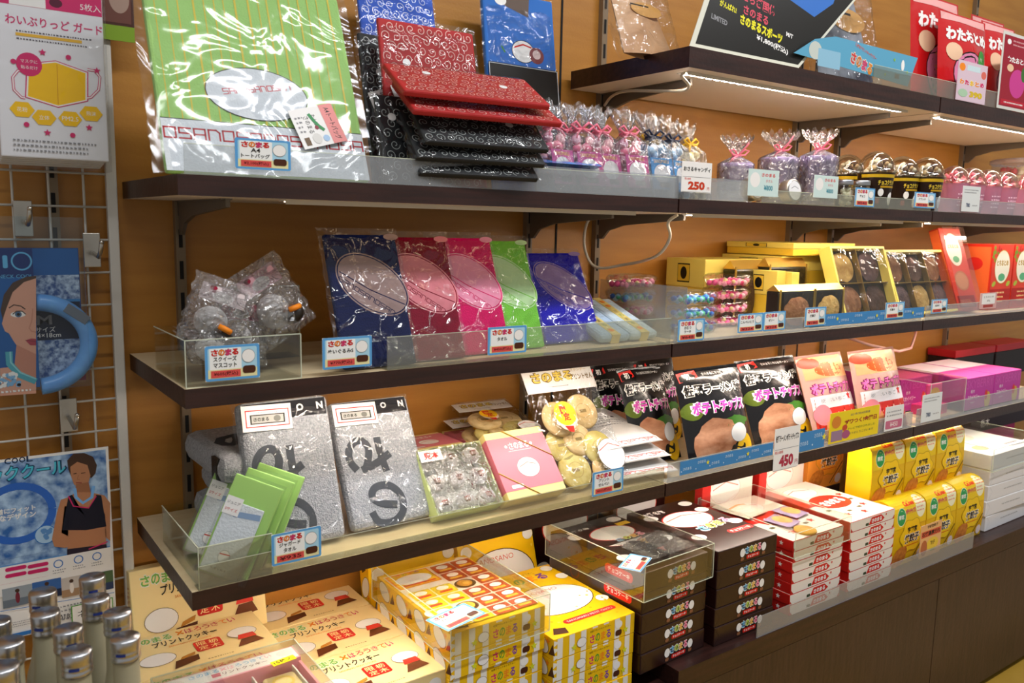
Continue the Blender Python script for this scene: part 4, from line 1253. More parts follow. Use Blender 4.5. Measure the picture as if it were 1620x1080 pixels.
# sample box of nine white sweets
loc, W, H, ln = leaner((693, 834), 797, (656, 731), S4)
D = .030
t = thing('sweets_sample_box', 'open pale green sample box of nine wrapped white sweets marked as a sample', 'sample box', stand_M(loc, ln, D))
b = MB(); PG = ink('#c8d890', .4)
b.box(0, 0, 0, W, D, .003, PG); b.box(0, 0, H - .003, W, D, H, PG); b.box(0, 0, .003, .003, D, H - .003, PG); b.box(W - .003, 0, .003, W, D, H - .003, PG); b.box(.003, D - .003, .003, W - .003, D, H - .003, ink('#e6e8e0')); b.build('box', t)
for i in range(3):
    for j in range(3):
        b = MB(); c = ((i + .5) * W / 3, .012, (j + .5) * H / 3)
        b.ball(c, (W * .135, .011, H * .135), mat('white_bun', '#ece8e2', .6), 2)
        s = Surf(b, lambda u, v, n, c=c: Vector((c[0] + u, .0008 - n, c[2] + v))); s.ell(0, 0, W * .05, H * .045, ink('#d8b8a8')); s.line([(-.006, .003), (.006, .004)], .0016, ink('#c85848')); s.rect(-.005, -.006, .004, -.003, ink('#7a5a40')); b.build('sweet', t)
b = MB(); b.box(.004, -.0012, H * .80, W * .36, -.0008, H * .97, WHT); front(b, -.0012).text('見本', .004 + W * .17, H * .885, RED, h=.013, w=.030, bold=.02); b.build('sample_sticker', t)
b = MB(); b.grid(lambda u, v: (W * u, -.0003 + .0012 * math.sin(u * 25 + v * 4) * math.sin(v * 19) - .0004, H * v), 26, 26, BAGW); b.build('clear_wrapper', t)

# pink sweets boxes
PKB = ink('#d87886', .4); CRB = ink('#ecd88c', .4)


def pink_box(W, H, D):
    b = MB(); b.box(0, 0, 0, W, D, H, CRB, bev=.001); b.box(-.0005, .0, H * .12, W + .0005, D * .55, H * .90, PKB)
    s = front(b, -.0002)
    s.rect(0, H * .12, W, H * .90, PKB); s.chars('さのまる', W * .5, H * .76, [WHT], H * .10, W * .36, .02); s.ell(W * .28, H * .76, .003, .003, WHT); s.ell(W * .72, H * .76, .003, .003, WHT); s.microtext(W * .3, H * .67, W * .7, H * .70, 1, ink('#f4d0cc'))
    s.ell(W * .52, H * .42, W * .19, H * .15, ink('#5a4444'), n=28); s.ell(W * .52, H * .42, W * .185, H * .145, WHT, n=28); s.line([(W * .38, H * .44), (W * .52, H * .49), (W * .66, H * .45)], .0016, ink('#d87868'))
    s.rrect(W * .12, H * .15, W * .32, H * .20, WHT, .002); s.microtext(W * .14, H * .16, W * .3, H * .19, 1, GRY)
    return b


loc, W, H, ln = leaner((806, 812), 896, (764, 706), S4)
t = thing('pink_sweets_box', 'pink and cream sweets box with a gold elastic cord, leaning at the shelf front', 'sweets box', stand_M(loc, ln, .034), 'pink sweets boxes')
pink_box(W, H, .034).build('box', t); PW, PH = W, H
b = MB(); GC = mat('gold_elastic', '#c89a30', .4, .3); b.tube([(W * .30, -.0012, H + .0008), (W + .0008, -.0012, H * .52)], .0009, GC, 6); b.tube([(-.0008, -.0012, H * .40), (W * .55, -.0012, -.0008)], .0009, GC, 6); b.build('elastic_cord', t)
p0 = None
for x, y, z, l in ((.475, -.115, S4, 'lying pink sweets box at the back, under another, left pile'), (.475, -.115, S4 + .0345, 'lying pink sweets box at the back, on top of the left pile'), (.60, -.115, S4, 'lying pink sweets box at the back, under another, right pile'), (.60, -.115, S4 + .0345, 'lying pink sweets box at the back, on top of the right pile'),
                   (.585, -.235, S4, 'lying pink sweets box just behind the leaning pink box')):
    if p0 is None: p0 = o = pink_box(.115, .105, .034).build('pink_sweets_box')
    else: o = p0.copy(); COL.objects.link(o)
    tag(o, l, 'sweets box', 'pink sweets boxes'); o.matrix_world = Matrix.Translation((x, y, z + .034)) @ Matrix.Rotation(-PI / 2, 4, 'X')

# cracker packs
RICE = mat('rice_cracker', '#e4cc98', .7, noise=('#d4b478', 50, (1, 1, 1)), bump=.3)
GRC = mat('green_rice_cracker', '#c8b45c', .7, noise=('#d4c884', 50, (1, 1, 1)), bump=.3)


def cracker_pack(label, M, W, H, D=.026, grp='printed rice cracker packs'):
    t = thing('cracker_pack', label, 'cracker pack', M, grp)
    for i, (u, v, r, m) in enumerate(((.30, .58, .036, RICE), (.70, .62, .037, RICE), (.34, .17, .038, GRC), (.72, .30, .036, GRC), (.50, .40, .034, RICE), (.26, .38, .034, GRC), (.72, .12, .033, RICE))):
        b = MB(); b.M = Matrix.Translation((W * u, D * .5 + (i % 3) * .005, H * v)) @ Matrix.Rotation(PI / 2, 4, 'X'); b.lathe([(0, -.004), (r * .9, -.0045), (r, 0), (r * .9, .0045), (0, .004)], m, 24); b.M = Matrix()
        s = Surf(b, flat((W * u, D * .5 + (i % 3) * .005 - .0042, H * v), (1, 0, 0), (0, 0, 1))); s.ring(0, 0, r * .45, r * .4, .001, ink('#b89a5c')); s.rect(-r * .25, -r * .1, r * .2, r * .08, ink('#9a8450')); b.build('rice_cracker', t)
    b = MB(); b.box(0, D * .3, H * .80, W, D * .34, H, WHT); s = front(b, D * .3 - .0002)
    s.text('さのまる', W * .40, H * .925, ink('#7a5a14'), h=H * .095, w=W * .60, bold=.08); s.text('さのまる', W * .40, H * .925, ink('#ecd25c'), h=H * .085, w=W * .57, bold=.03)
    s.text('プリントせん', W * .82, H * .905, ink('#7a5a14'), h=H * .05, w=W * .33, bold=.03); s.text('ブランデー', W * .80, H * .965, ink('#c8a030'), h=H * .025, w=W * .24); s.microtext(W * .3, H * .83, W * .6, H * .85, 1, GRY)
    b.build('header_card', t)
    b = MB(); yf = -.0014
    fr = Surf(b, lambda u, v, n: Vector((u, yf - n, v)))
    fr.ell(W * .36, H * .58, W * .15, H * .12, ink('#f0d8cc')); fr.ell(W * .36, H * .60, W * .15, H * .10, YEL); fr.text('限', W * .35, H * .63, RED, h=.016, bold=.04); fr.text('定', W * .37, H * .57, RED, h=.016, bold=.04); fr.poly([(W * .30, H * .50), (W * .42, H * .49), (W * .40, H * .44), (W * .34, H * .45)], RED)
    b.build('limited_sticker', t)
    b = MB(); fr = Surf(b, lambda u, v, n: Vector((u, yf - n, v)))
    fr.ell(W * .80, H * .22, W * .19, H * .13, ink('#5c5450'), n=28); fr.ell(W * .80, H * .22, W * .184, H * .126, WHT, n=28); fr.line([(W * .64, H * .26), (W * .80, H * .31), (W * .95, H * .27)], .002, ink('#d86a5c'))
    b.build('round_emblem', t)
    wrapper(t, W, H, D)
    return t


loc, W, H, ln = leaner((893, 792), 1003, (826, 596), S4)
cracker_pack('clear pack of printed rice crackers standing in front, white header card', stand_M(loc, ln, .026), W, H)
for k, l in enumerate(('lowest', 'middle', 'top')):
    cracker_pack('clear pack of rice crackers lying behind the standing one, %s of three' % l, Matrix.Translation((.600, -.205, S4 + .030 + k * .031)) @ Matrix.Rotation(.12 - .1 * k, 4, 'Z') @ Matrix.Rotation(-PI / 2 + .22, 4, 'X'), .125, .185)

# white backed cracker bags lying
def wbag(s, W, H):
    s.rect(W * .02, H * .02, W * .98, H * .10, WHT, 10, 1); s.sano('OSANOSANOSAN', W * .5, H * .06, H * .04, W * .9, RED); s.microtext(W * .15, H * .4, W * .85, H * .75, 7, GRY); s.rect(W * .62, H * .55, W * .82, H * .68, WHT, 2, 2); s.microtext(W * .64, H * .56, W * .8, H * .67, 1, BLK); s.ell(W * .2, H * .85, W * .2, H * .1, YEL)
WB_ = mat('white_bag_back', '#d8d6d2', .3, spec=.6, bump=.3, bscale=18)
for k, l in enumerate(('lowest', 'middle', 'topmost')):
    pouch('cracker_bag', 'white backed cracker bag lying beside the black snack bags, %s of three' % l, .155, .20, .020, Matrix.Translation((.800 - .004 * k, -.325 + .014 * k, S4 + .014 + k * .027)) @ Matrix.Rotation(-.10 + .04 * k, 4, 'Z') @ Matrix.Rotation(-PI / 2 + .16, 4, 'X'), WB_, 'cracker bag', wbag, 26, 26, 'lying white cracker bags', .3)

# snack bags
BKB = mat('black_snack_film', '#100e10', .22, spec=.7, bump=.5, bscale=14)
RDB = mat('red_snack_film', '#c8988c', .25, spec=.7, bump=.5, bscale=14)
MEAT = mat('roast_pork_print', '#a0603a', .4, noise=('#dca480', 16, (1, 1, 2.5)))


def black_print(s, W, H):
    s.ell(W * .12, H * .56, W * .13, H * .09, ink('#5a6c1c'), rings=4); s.ell(W * .72, H * .40, W * .22, H * .06, ink('#3c7420'), rings=4, wob=.2); s.ell(W * .85, H * .12, W * .14, H * .14, YEL, rings=4)
    s.ell(W * .38, H * .24, W * .34, H * .21, MEAT, .3, n=26, rings=6, wob=.10, seed=4)
    s.poly([(W * .04, H * .86), (W * .30, H * .90), (W * .30, H * .98), (W * .02, H * .96)], RED); s.text('初', W * .16, H * .92, WHT, h=H * .07, bold=.03)
    s.text('佐野ラーメン味', W * .5, H * .90 - H * .13, WHT, h=H * .13, w=W * .92, bold=.12); s.text('佐野ラーメン味', W * .5, H * .77, BLK, h=H * .12, w=W * .88, bold=.03)
    s.text('ポテトチップス', W * .52, H * .58, WHT, h=H * .15, w=W * .86, bold=.12); s.text('ポテトチップス', W * .52, H * .58, ink('#d83cb4'), h=H * .135, w=W * .80, bold=.05)
    s.text('さのまるにちなむラーメン', W * .62, H * .93, WHT, h=H * .03, w=W * .5)
    s.ell(W * .74, H * .28, W * .15, H * .10, GRY, rings=3); s.ell(W * .74, H * .28, W * .145, H * .097, WHT, rings=3); s.rrect(W * .62, H * .06, W * .86, H * .16, BLK, .006)
def red_print(s, W, H):
    s.rect(W * .06, H * .70, W * .94, H * .97, ink('#d8a070'), 8, 6); s.ell(W * .55, H * .80, W * .30, H * .09, ink('#b4501c'), rings=4); s.ell(W * .2, H * .9, W * .2, H * .07, ink('#d8402c'), rings=4)
    s.text('ポテトチップス', W * .52, H * .58, ink('#7a2050'), h=H * .15, w=W * .88, bold=.10); s.text('ポテトチップス', W * .52, H * .58, ink('#ec6cb0'), h=H * .135, w=W * .82, bold=.03)
    s.rect(W * .05, H * .34, W * .95, H * .50, ink('#ece8ea'), 8, 4); s.text('栃木いちご', W * .45, H * .44, GRY, h=H * .05, w=W * .5); s.star(W * .8, H * .46, W * .07, RED)
    s.rect(W * .06, H * .10, W * .94, H * .35, ink('#d0342c'), 8, 5); s.spots(40, W * .1, H * .12, W * .9, H * .33, .004, [ink('#f0c8b0'), ink('#b01c1c')], 5); s.ell(W * .32, H * .12, W * .10, H * .13, ink('#e8a468'), rings=4); s.ell(W * .2, H * .28, W * .16, H * .12, ink('#e88a98'), rings=4)
for i, (bl, br, tl, fn, m, l) in enumerate((((1030, 748), 1100, (985, 585), black_print, BKB, 'black potato snack bag half hidden behind the front two, at the left'),
                                           ((1092, 745), 1192, (1062, 574), black_print, BKB, 'black potato snack bag in front, left of two'), ((1196, 716), 1288, (1150, 562), black_print, BKB, 'black potato snack bag in front, right of two'),
                                           ((1290, 702), 1362, (1250, 545), red_print, RDB, 'red and white potato snack bag behind the yellow card'), ((1364, 690), 1436, (1336, 538), red_print, RDB, 'red and white potato snack bag beside the violet boxes'))):
    loc, W, H, ln = leaner(bl, br, tl, S4)
    H = min(H, .205)
    if i == 0: loc = (loc[0], loc[1] + .04, loc[2])
    pouch('snack_bag', l, W, H, .045, stand_M(loc, min(ln, .38), .012), m, 'snack bag', fn, 20, 26, 'standing potato snack bags')
for i, (x, l) in enumerate(((.93, 'black snack bag lying back against the wall behind the cracker bags'), (1.06, 'black snack bag against the wall behind the front black bags'))):
    pouch('snack_bag', l, .13, .19, .04, T(x, -.13, S4, 0, .25, .004), BKB, 'snack bag', black_print, 18, 20, 'snack bags at the wall')

# violet boxes and their cover
VIO = ink('#c0389a', .35)
def violet_box(W, D, H):
    b = MB(); b.box(0, 0, 0, W, D, H, VIO, bev=.0015, ); s = front(b, 0)
    s.text('SKYBERRY', W * .5, H * .80, ink('#d05ab0'), h=H * .26, w=W * .92); s.text('栃木', W * .26, H * .58, WHT, h=H * .11); s.text('スカイベリー', W * .30, H * .40, WHT, h=H * .14, w=W * .40, bold=.02); s.text('クッキー', W * .28, H * .24, WHT, h=H * .07)
    s.fan((W * .80, H * .24), [(W * .80 + .017 * math.cos(a) * (1.25 if math.sin(a) > .9 else 1), H * .24 + .024 * math.sin(a)) for a in [i * PI / 10 for i in range(20)]], ink('#d8b43c')); s.ell(W * .74, H * .40, .008, .015, ink('#d83c3c')); s.rect(0, 0, W, H * .03, BLK)
    s = topof(b, H); s.rect(W * .02, D * .45, W * .98, D * .98, ink('#e8d8dc')); s.rect(.002, .002, W - .002, D * .40, ink('#e04c94'))
    return b
vb = violet_box(.165, .22, .094).build('violet_box')
for i, (px, l) in enumerate(((1524, 'violet sweets box with pale lettering just right of the clear cover'), (1592, 'violet sweets box with pale lettering cut by the right edge of the photo'))):
    o = vb if i == 0 else vb.copy()
    if i: COL.objects.link(o)
    y = -.335; x = xat(px, y, S4) if i == 0 else xat(1524, y, S4) + .168
    tag(o, l, 'sweets box', 'violet sweets boxes'); o.matrix_world = T(x, y, S4)
VX = xat(1524, -.335, S4)
o = vb.copy(); COL.objects.link(o); tag(o, 'violet sweets box standing inside the clear cover behind the pink sample', 'sweets box', 'violet sweets boxes'); o.matrix_world = T(VX - .185, -.250, S4)
acrylic_case('clear acrylic cover over the pink cookie sample beside the violet boxes', VX - .192, -.338, S4, VX - .006, -.02, S4 + .099)
t = thing('cookie_sample', 'pink wrapped cookie sample inside the clear cover beside the violet boxes', 'sample', T(VX - .15, -.315, S4))
b = MB(); b.box(0, 0, 0, .10, .05, .028, ink('#e0207c'), bev=.002); b.build('sample_block', t)
b = MB(); b.box(.012, .012, .0283, .085, .02, .085, ink('#e84c8c'), bev=.002); s = front(b, .012); s.ell(.048, .055, .027, .020, mat('golden_biscuit', '#d8a030'), rings=3); b.build('wrapped_cookie', t)
RBX = ink('#a81c24', .4)
for i, (x, y, z, l) in enumerate(((xat(1512, -.10, .87), -.10, S4, 'dark box under the red lidded box behind the violet boxes, left'), (xat(1512, -.10, .87) + .285, -.10, S4, 'dark box under the red lidded box behind the violet boxes, right'))):
    t = thing('lidded_box', l, 'box', T(x, y, z), 'red lidded dark boxes')
    b = MB(); b.box(0, 0, 0, .27, .09, .088, ink('#1c1214'), bev=.002); b.build('box_base', t)
    b = MB(); b.box(-.002, -.002, .0883, .272, .092, .113, RBX, bev=.002); b.build('lid', t)
b = MB(); b.tube([(1.93, -.02, .95), (1.96, -.12, .925), (2.05, -.16, .905), (2.15, -.14, .905), (2.26, -.09, .93), (2.36, -.04, .96)], .004, mat('pink_grey_cable', '#d8b0a4', .4), 8)
tag(b.build('power_cable'), 'pale power cable looping above the violet boxes', 'cable')

# cards and strips on the lowest shelf
YF = -SP - .0006
front_card((430, 896), 508, 846, YF, 'blue price card for jacquard towels below the left grey towel', 'ジャガード\nタオル', '¥935')
front_card((936, 786), 985, 748, YF, 'blue price card in front of the standing rice cracker pack', 'プリント\nせんべい', '¥432(税込)')


def star_strip(bl, brx, topy, label, reps):
    A = atY(bl[0], bl[1], YF); W = xat(brx, YF, A.z) - A.x; H = atY(bl[0], topy, YF).z - A.z
    b = MB(); b.box(0, -.0005, 0, W, 0, H, ink('#3f86c0')); s = front(b, -.0005); rnd = random.Random(5)
    for i in range(reps):
        u = W * (i + .5) / reps
        s.chars('さのまる', u, H * (.40 + .3 * (i % 2)), [ink('#bcd8ec')], H * .22, W / reps * .6, .02)
        if i % 3 == 1: s.star(u + W / reps * .45, H * .55, H * .2, ink('#e8dc3c'))
        s.ell(u - W / reps * .4, H * .25, H * .05, H * .05, ink('#d0e4f0'))
    return tag(place(b.build('star_strip'), T(A.x, YF, A.z)), label, 'shelf strip', 'blue star strips')


star_strip((1075, 752), 1222, 731, 'blue star strip in front of the left black snack bag', 7)
star_strip((1260, 716), 1303, 686, 'short blue star strip right of the 450 price tag', 2)


def yen_card(bl, brx, topy, label, title, price, col='#b03048', y=None):
    y = y or YF - .0012
    A = atY(bl[0], bl[1], y); W = xat(brx, y, A.z) - A.x; H = atY(bl[0], topy, y).z - A.z
    b = MB(); b.box(0, -.0005, 0, W, 0, H, WHT); s = front(b, -.0005); s.rect(W * .02, H * .01, W * .98, H * .02, GRY)
    s.text(title, W * .5, H * .76, BLK, h=H * .16, w=W * .9, bold=.03); s.rect(W * .04, H * .50, W * .96, H * .51, GRY); s.text('税込価格', W * .2, H * .44, RED, h=H * .07)
    s.text(price, W * .5, H * .22, ink(col), h=H * .28, w=W * .56, bold=.05); s.text('円', W * .9, H * .14, ink(col), h=H * .11)
    return tag(place(b.build('price_tag'), T(A.x, y, A.z)), label, 'price tag', 'yen price tags')


yen_card((1222, 747), 1262, 680, 'white price tag reading 450 in front of the right black snack bag', '佐野ラーメンポテトチップス', '450')
def plain_card(name, bl, brx, topy, label, draw, bg='#ececea', y=None, cat='shelf card'):
    y = y or YF - .0012
    A = atY(bl[0], bl[1], y); W = xat(brx, y, A.z) - A.x; H = atY(bl[0], topy, y).z - A.z
    b = MB(); b.box(0, -.0005, 0, W, 0, H, ink(bg)); draw(front(b, -.0005), W, H)
    return tag(place(b.build(name), T(A.x, y, A.z)), label, cat)
def d_yel(s, W, H):
    s.text('2021年7月30日放送', W * .60, H * .84, ink('#1c2c6c'), h=H * .08, w=W * .40); s.text('ザワつく!金曜日', W * .62, H * .62, ink('#a01c1c'), h=H * .17, w=W * .66, bold=.04); s.text('テレビで紹介されました', W * .64, H * .38, ink('#4a6c2c'), h=H * .08, w=W * .56); s.text('ありがとうございます', W * .64, H * .22, ink('#4a4a4a'), h=H * .08, w=W * .5)
    s.rect(W * .04, H * .06, W * .26, H * .40, ink('#9a7c94')); s.ell(W * .33, H * .22, W * .08, H * .14, ink('#a8547c')); s.ell(W * .13, H * .68, W * .09, H * .2, ink('#d8842c')); s.ell(W * .3, H * .45, W * .05, H * .1, ink('#c8502c'))
plain_card('talk_card', (1310, 703), 1388, 655, 'bright yellow card about a television show in front of a red snack bag', d_yel, '#f0d41c')
def d_pink(s, W, H):
    s.microtext(W * .1, H * .55, W * .9, H * .85, 2, GRY); s.rrect(W * .05, H * .08, W * .95, H * .42, ink('#c86c88'), .004); s.text('¥450', W * .5, H * .25, WHT, h=H * .2)
plain_card('price_tag', (1398, 683), 1427, 645, 'white tag with a pink band in front of the rightmost red snack bag', d_pink, cat='price tag')
def d_780(s, W, H):
    s.microtext(W * .1, H * .70, W * .9, H * .90, 2, GRY); s.text('780', W * .35, H * .25, ink('#3c4c6c'), h=H * .16, bold=.03); s.microtext(W * .6, H * .2, W * .9, H * .3, 1, GRY)
plain_card('price_tag', (1456, 669), 1487, 626, 'white rounded price tag reading 780 on the cover beside the violet boxes', d_780, '#e4eaea', cat='price tag')
# ------------------------------------------------------------------ third shelf
# clear tray with bagged squishy toys
A = atZ(297, 613, S3); TW = xat(478, A.y, S3) - A.x
t = thing('acrylic_tray', 'clear acrylic tray holding the bagged squishy toys on the third shelf', 'tray', T(A.x - .003, -.352, S3), 'clear acrylic trays')
w_, d_, h_ = TW, .17, .062
b = MB(); b.box(0, 0, 0, w_, d_, .0016, ACR); b.box(0, 0, .0016, w_, .0016, h_, ACR); b.box(0, .0016, .0016, .0016, d_, h_, ACR); b.box(w_ - .0016, .0016, .0016, w_, d_, h_, ACR); b.box(.0016, d_ - .0016, .0016, w_ - .0016, d_, h_, ACR)
for p, q in (((0, 0, h_), (w_, 0, h_)), ((0, 0, h_), (0, d_, h_)), ((0, 0, 0), (0, 0, h_)), ((w_, 0, 0), (w_, 0, h_)), ((0, 0, 0), (w_, 0, 0))): b.tube([p, q], .0008, ACRE, 4, False)
b.build('tray_shell', t)
TX = A.x - .003
b = MB(); b.box(0, 0, 0, .125, .0018, .115, GUARD); b.box(.0, .0018, 0, .125, .05, .0018, GUARD)
for p, q in (((0, 0, .115), (.125, 0, .115)), ((.125, 0, 0), (.125, 0, .115)), ((0, 0, 0), (0, 0, .115))): b.tube([p, q], .0008, ACRE, 4, False)
tag(place(b.build('acrylic_stand'), T(TX + TW + .002 - .06, -.175, S3)), 'upright clear acrylic panel behind the tray of squishy toys', 'acrylic stand')
SQW = mat('white_squishy_foam', '#e8e6e2', .5); SQD = mat('dark_brown_squishy_foam', '#231a12', .35)


def toy_bag(label, x, y, z, rz, tiltx, tilty, W, H, header, dark):
    """plain round foam toy in a clear bag with a folded header"""
    M = Matrix.Translation((x, y, z)) @ Matrix.Rotation(rz, 4, 'Z') @ Matrix.Rotation(tilty, 4, 'Y') @ Matrix.Rotation(tiltx, 4, 'X')
    t = thing('squishy_toy_bag', label, 'bagged toy', M, 'bagged squishy toys')
    b = MB(); b.ball((W * .42, .0, H * .36), (W * .32, .022, H * .26), SQW, 3); b.build('round_toy', t)
    if dark:
        b = MB(); b.ball((W * .68, -.010, H * .20), (W * .22, .014, H * .15), SQD, 3); b.build('dark_toy', t)
        b = MB(); b.tube([(W * .56, -.024, H * .30), (W * .68, -.0265, H * .28), (W * .80, -.023, H * .26)], .004, ORG, 8); b.build('orange_strip', t)
    b = MB(); b.box(W * .06, -.002, H * .70, W * .94, .002, H * .98, ink(header)); s = front(b, -.002); s.ell(W * .5, H * .80, W * .2, H * .09, WHT); s.ell(W * .28, H * .92, W * .07, H * .04, ink('#a01c3c')); s.text('さのまる', W * .6, H * .92, WHT, h=H * .05); b.build('header_card', t)
    b = MB()
    def f(sy):
        def q(u, v):
            e = (max(0, math.sin(PI * u)) * max(0, math.sin(PI * min(1, v * 1.25 + .02)))) ** .5 if v < .78 else 0
            return (-.008 + (W + .016) * u + .002 * math.sin(v * 30), sy * (.003 + .022 * e + .002 * math.sin(u * 17 + v * 9) * math.sin(v * 21)), -.006 + (H + .016) * v)
        return q
    b.grid(f(-1), 22, 26, BAGW); b.grid(f(1), 12, 14, BAGW)
    b.build('clear_wrapper', t)


toy_bag('bagged white squishy toy with a dark ball, at the left end of the tray', TX + .012, -.290, S3 + .062, -.2, -.15, .35, .070, .080, '#e8d8d8', True)
toy_bag('bagged squishy toy with a bright pink header, in the middle of the tray', TX + .062, -.290, S3 + .024, .1, -.30, .15, .060, .085, '#e8507c', False)
toy_bag('bagged squishy toy with a white and pink header, at the right of the tray', TX + .135, -.285, S3 + .040, .2, -.20, -.50, .075, .100, '#f0b8c4', True)
toy_bag('bagged white squishy toy lying low behind the tray front', TX + .02, -.325, S3 + .035, 0, -1.2, 0, .065, .075, '#f0d0d4', False)
for i, (bl, br, ty, tt, pr, l) in enumerate((((325, 604), 411, 548, 'スクイーズ\nマスコット', '¥605(税込)', 'blue price card reading 605 on the tray of squishy toys'), ((510, 585), 588, 535, 'ぬいぐるみS', '¥770(税込)', 'blue price card reading 770 below the navy towel'), ((771, 562), 832, 518, 'タオル', '¥450(税込)', 'blue price card in front of the pink and lime green towels'))):
    front_card(bl, br, ty, YF - .0012, l, tt, pr)

# five coloured towels
for i, (pl, pr, y, tl, c, c2, l) in enumerate(((541, 664, -.338, (506, 369), '#16204e', '#a08884', 'navy blue'), (626, 742, -.322, (594, 371), '#8a1230', '#e08a94', 'wine red'), (708, 812, -.306, (680, 370), '#e01a6c', '#f4a0bc', 'bright pink'), (768, 866, -.290, (742, 375), '#84d44c', '#c4e8b0', 'lime green'), (862, 956, -.270, (822, 400), '#2420b4', '#9880b4', 'royal blue'))):
    loc, W, H, ln = leanY(pl, pr, y, tl, S3)
    if i == 0: ln0 = ln
    if i < 4: ln = ln0
    D = .010
    t = thing('towel_pack', '%s towel folded in a clear bag, %s' % (l, ('leftmost of the coloured towels', 'second of the coloured towels from the left', 'middle of the coloured towels', 'fourth of the coloured towels from the left', 'rightmost and lowest of the coloured towels')[i]), 'towel pack', stand_M(loc, ln, D), 'coloured towels')
    m = mat('towel_' + c.lstrip('#'), c, .95, spec=.05, bump=.35, bscale=380); m2 = mat('towel_print_' + c2.lstrip('#'), c2, .95, spec=.05, noise=(c2, 300, (1, 1, 1)))
    b = MB(); b.box(.004, 0, 0, W - .004, D, H - .004, m, bev=.004); s = front(b, 0)
    # plain bowl-shaped oval with lettering, no face
    cx, cy = W * .56, H * .60
    s.ell(cx, cy, W * .50, H * .20, m2, -.62, n=34); s.ell(cx, cy, W * .485, H * .19, m, -.62, n=34); s.ell(cx, cy, W * .47, H * .182, m2, -.62, n=34)
    s.line([(cx - W * .40, cy + H * .10), (cx - W * .05, cy - H * .04), (cx + W * .38, cy - H * .16)], .0016, m)
    s.sano('SANOSANOSAN', cx - W * .10, cy - H * .085, H * .032, W * .80, m, -.62)
    s.ell(cx + W * .34, H * .96, W * .1, H * .025, m2)
    b.build('towel', t)
    wrapper(t, W, H, D, e=.003)
# folded baby towels
BT = [(.766, -.30, 0, '#b4cce4', 'pale blue folded towel with a yellow band beside the royal blue towel'), (.842, -.30, .03, '#cfe0ec', 'white and pale blue folded towel with a yellow band, next to the shelf joint'),
      (.735, -.13, .05, '#eab8c4', 'pink folded towel at the back behind the pale blue ones, lower'), (.815, -.13, .02, '#f0c0cc', 'pink folded towel at the back beside the candy trays')]
for i, (x, y, rz, c, l) in enumerate(BT):
    M = T(x, y, S3 + .0006, rz - .05) @ Matrix.Rotation(.34, 4, 'X')
    t = thing('folded_towel', l, 'towel', M, 'folded small towels')
    b = MB(); b.box(0, 0, 0, .072, .16, .018, mat('soft_towel_' + c.lstrip('#'), c, .95, bump=.3, bscale=260), bev=.007); b.build('towel', t)
    b = MB(); b.box(.026, -.0006, -.0003, .046, .1606, .0186, ink('#ecd884')); s = topof(b, .0186)
    for k, q in enumerate('さのまる'): s.text(q, .036, .095 - k * .018, GRN if k % 2 else BRN, h=.011)
    for v in (.14, .12, .018): s.ell(.036, v, .006, .006, ORG)
    b.build('paper_band', t)
    b = MB(); b.grid(lambda u, v: (-.004 + .08 * u, -.005 + .17 * v, .0196 + .0014 * math.sin(u * 21 + v * 6) * math.sin(v * 17)), 18, 22, BAG); b.build('clear_wrapper', t)

# candy trays
cnd = None
cpal = {'b': ['#2c6cc8', '#58a8e0', '#a8d4ec', '#6c7cd0', '#4cc08c'], 'p': ['#f05c9c', '#f4a0bc', '#f8d0d8', '#e83c7c', '#f0e0a0']}
protos = {}
CLR = film('clear_tray_plastic', '#fbfcfd', .12, .06, bump=.3, bscale=40)


def candy_tray(kind, label, M):
    if kind not in protos:
        t = thing('candy_tray', label, 'candy tray', None, 'clear candy trays'); rnd = random.Random(len(protos) + 3)
        W, D, H = .104, .070, .030
        b = MB()
        for k in range(56):
            b.ball((rnd.uniform(.010, W - .010), rnd.uniform(.010, D - .010), rnd.uniform(.007, .014)), rnd.uniform(.005, .0075), ink(rnd.choice(cpal[kind]), .3), 1)
        o = b.build('candy', t); o['kind'] = 'stuff'
        b = MB()
        def side(u, v):
            a = 2 * PI * u; k = .86 + .14 * v; sx = W / 2 * k; sy = D / 2 * k
            c, q = math.cos(a), math.sin(a); r = 1 / (abs(c) ** 5 + abs(q) ** 5) ** .2
            return (W / 2 + sx * c * r, D / 2 + sy * q * r, .015 * v)
        b.grid(side, 40, 3, CLR); b.build('tray', t)
        b = MB()
        def lid(u, v):
            a = 2 * PI * u; k = 1.03 - .0 * v if v < .3 else 1.0 - .95 * ((v - .3) / .7) ** 2.2; c, q = math.cos(a), math.sin(a); r = 1 / (abs(c) ** 5 + abs(q) ** 5) ** .2
            return (W / 2 + W / 2 * k * c * r, D / 2 + D / 2 * k * q * r, .0155 + .0138 * min(1, v * 1.6))
        b.grid(lid, 40, 8, CLR); b.build('lid', t)
        protos[kind] = t
    else:
        t = copy_tree(protos[kind]); t['label'] = label
    t.matrix_world = M


cols = [('blurred left pile', 988, -.19, 'bpbp', .012), ('middle pile', 1088, -.285, 'bbb', .0), ('right pile', 1143, -.235, 'pppp', .0)]
ORD = ('lowest', 'second from below', 'third from below', 'topmost')
for nm, px, y, ks, dz in cols:
    x = xat(px, y, S3 + .04)
    for k, q in enumerate(ks):
        candy_tray(q, '%s candy tray in the %s, %s' % ('blue' if q == 'b' else 'pink', nm, ORD[k]), T(x + random.uniform(-.003, .003), y, S3 + .0003 + k * .0298, random.uniform(-.03, .03)))
b = MB(); b.box(0, 0, 0, .002, .25, .105, FROST); b.box(.002, 0, 0, .03, .25, .002, FROST); tag(place(b.build('acrylic_divider'), T(.945, -.345, S3, 0)), 'frosted acrylic divider in front of the left pile of candy trays', 'divider')

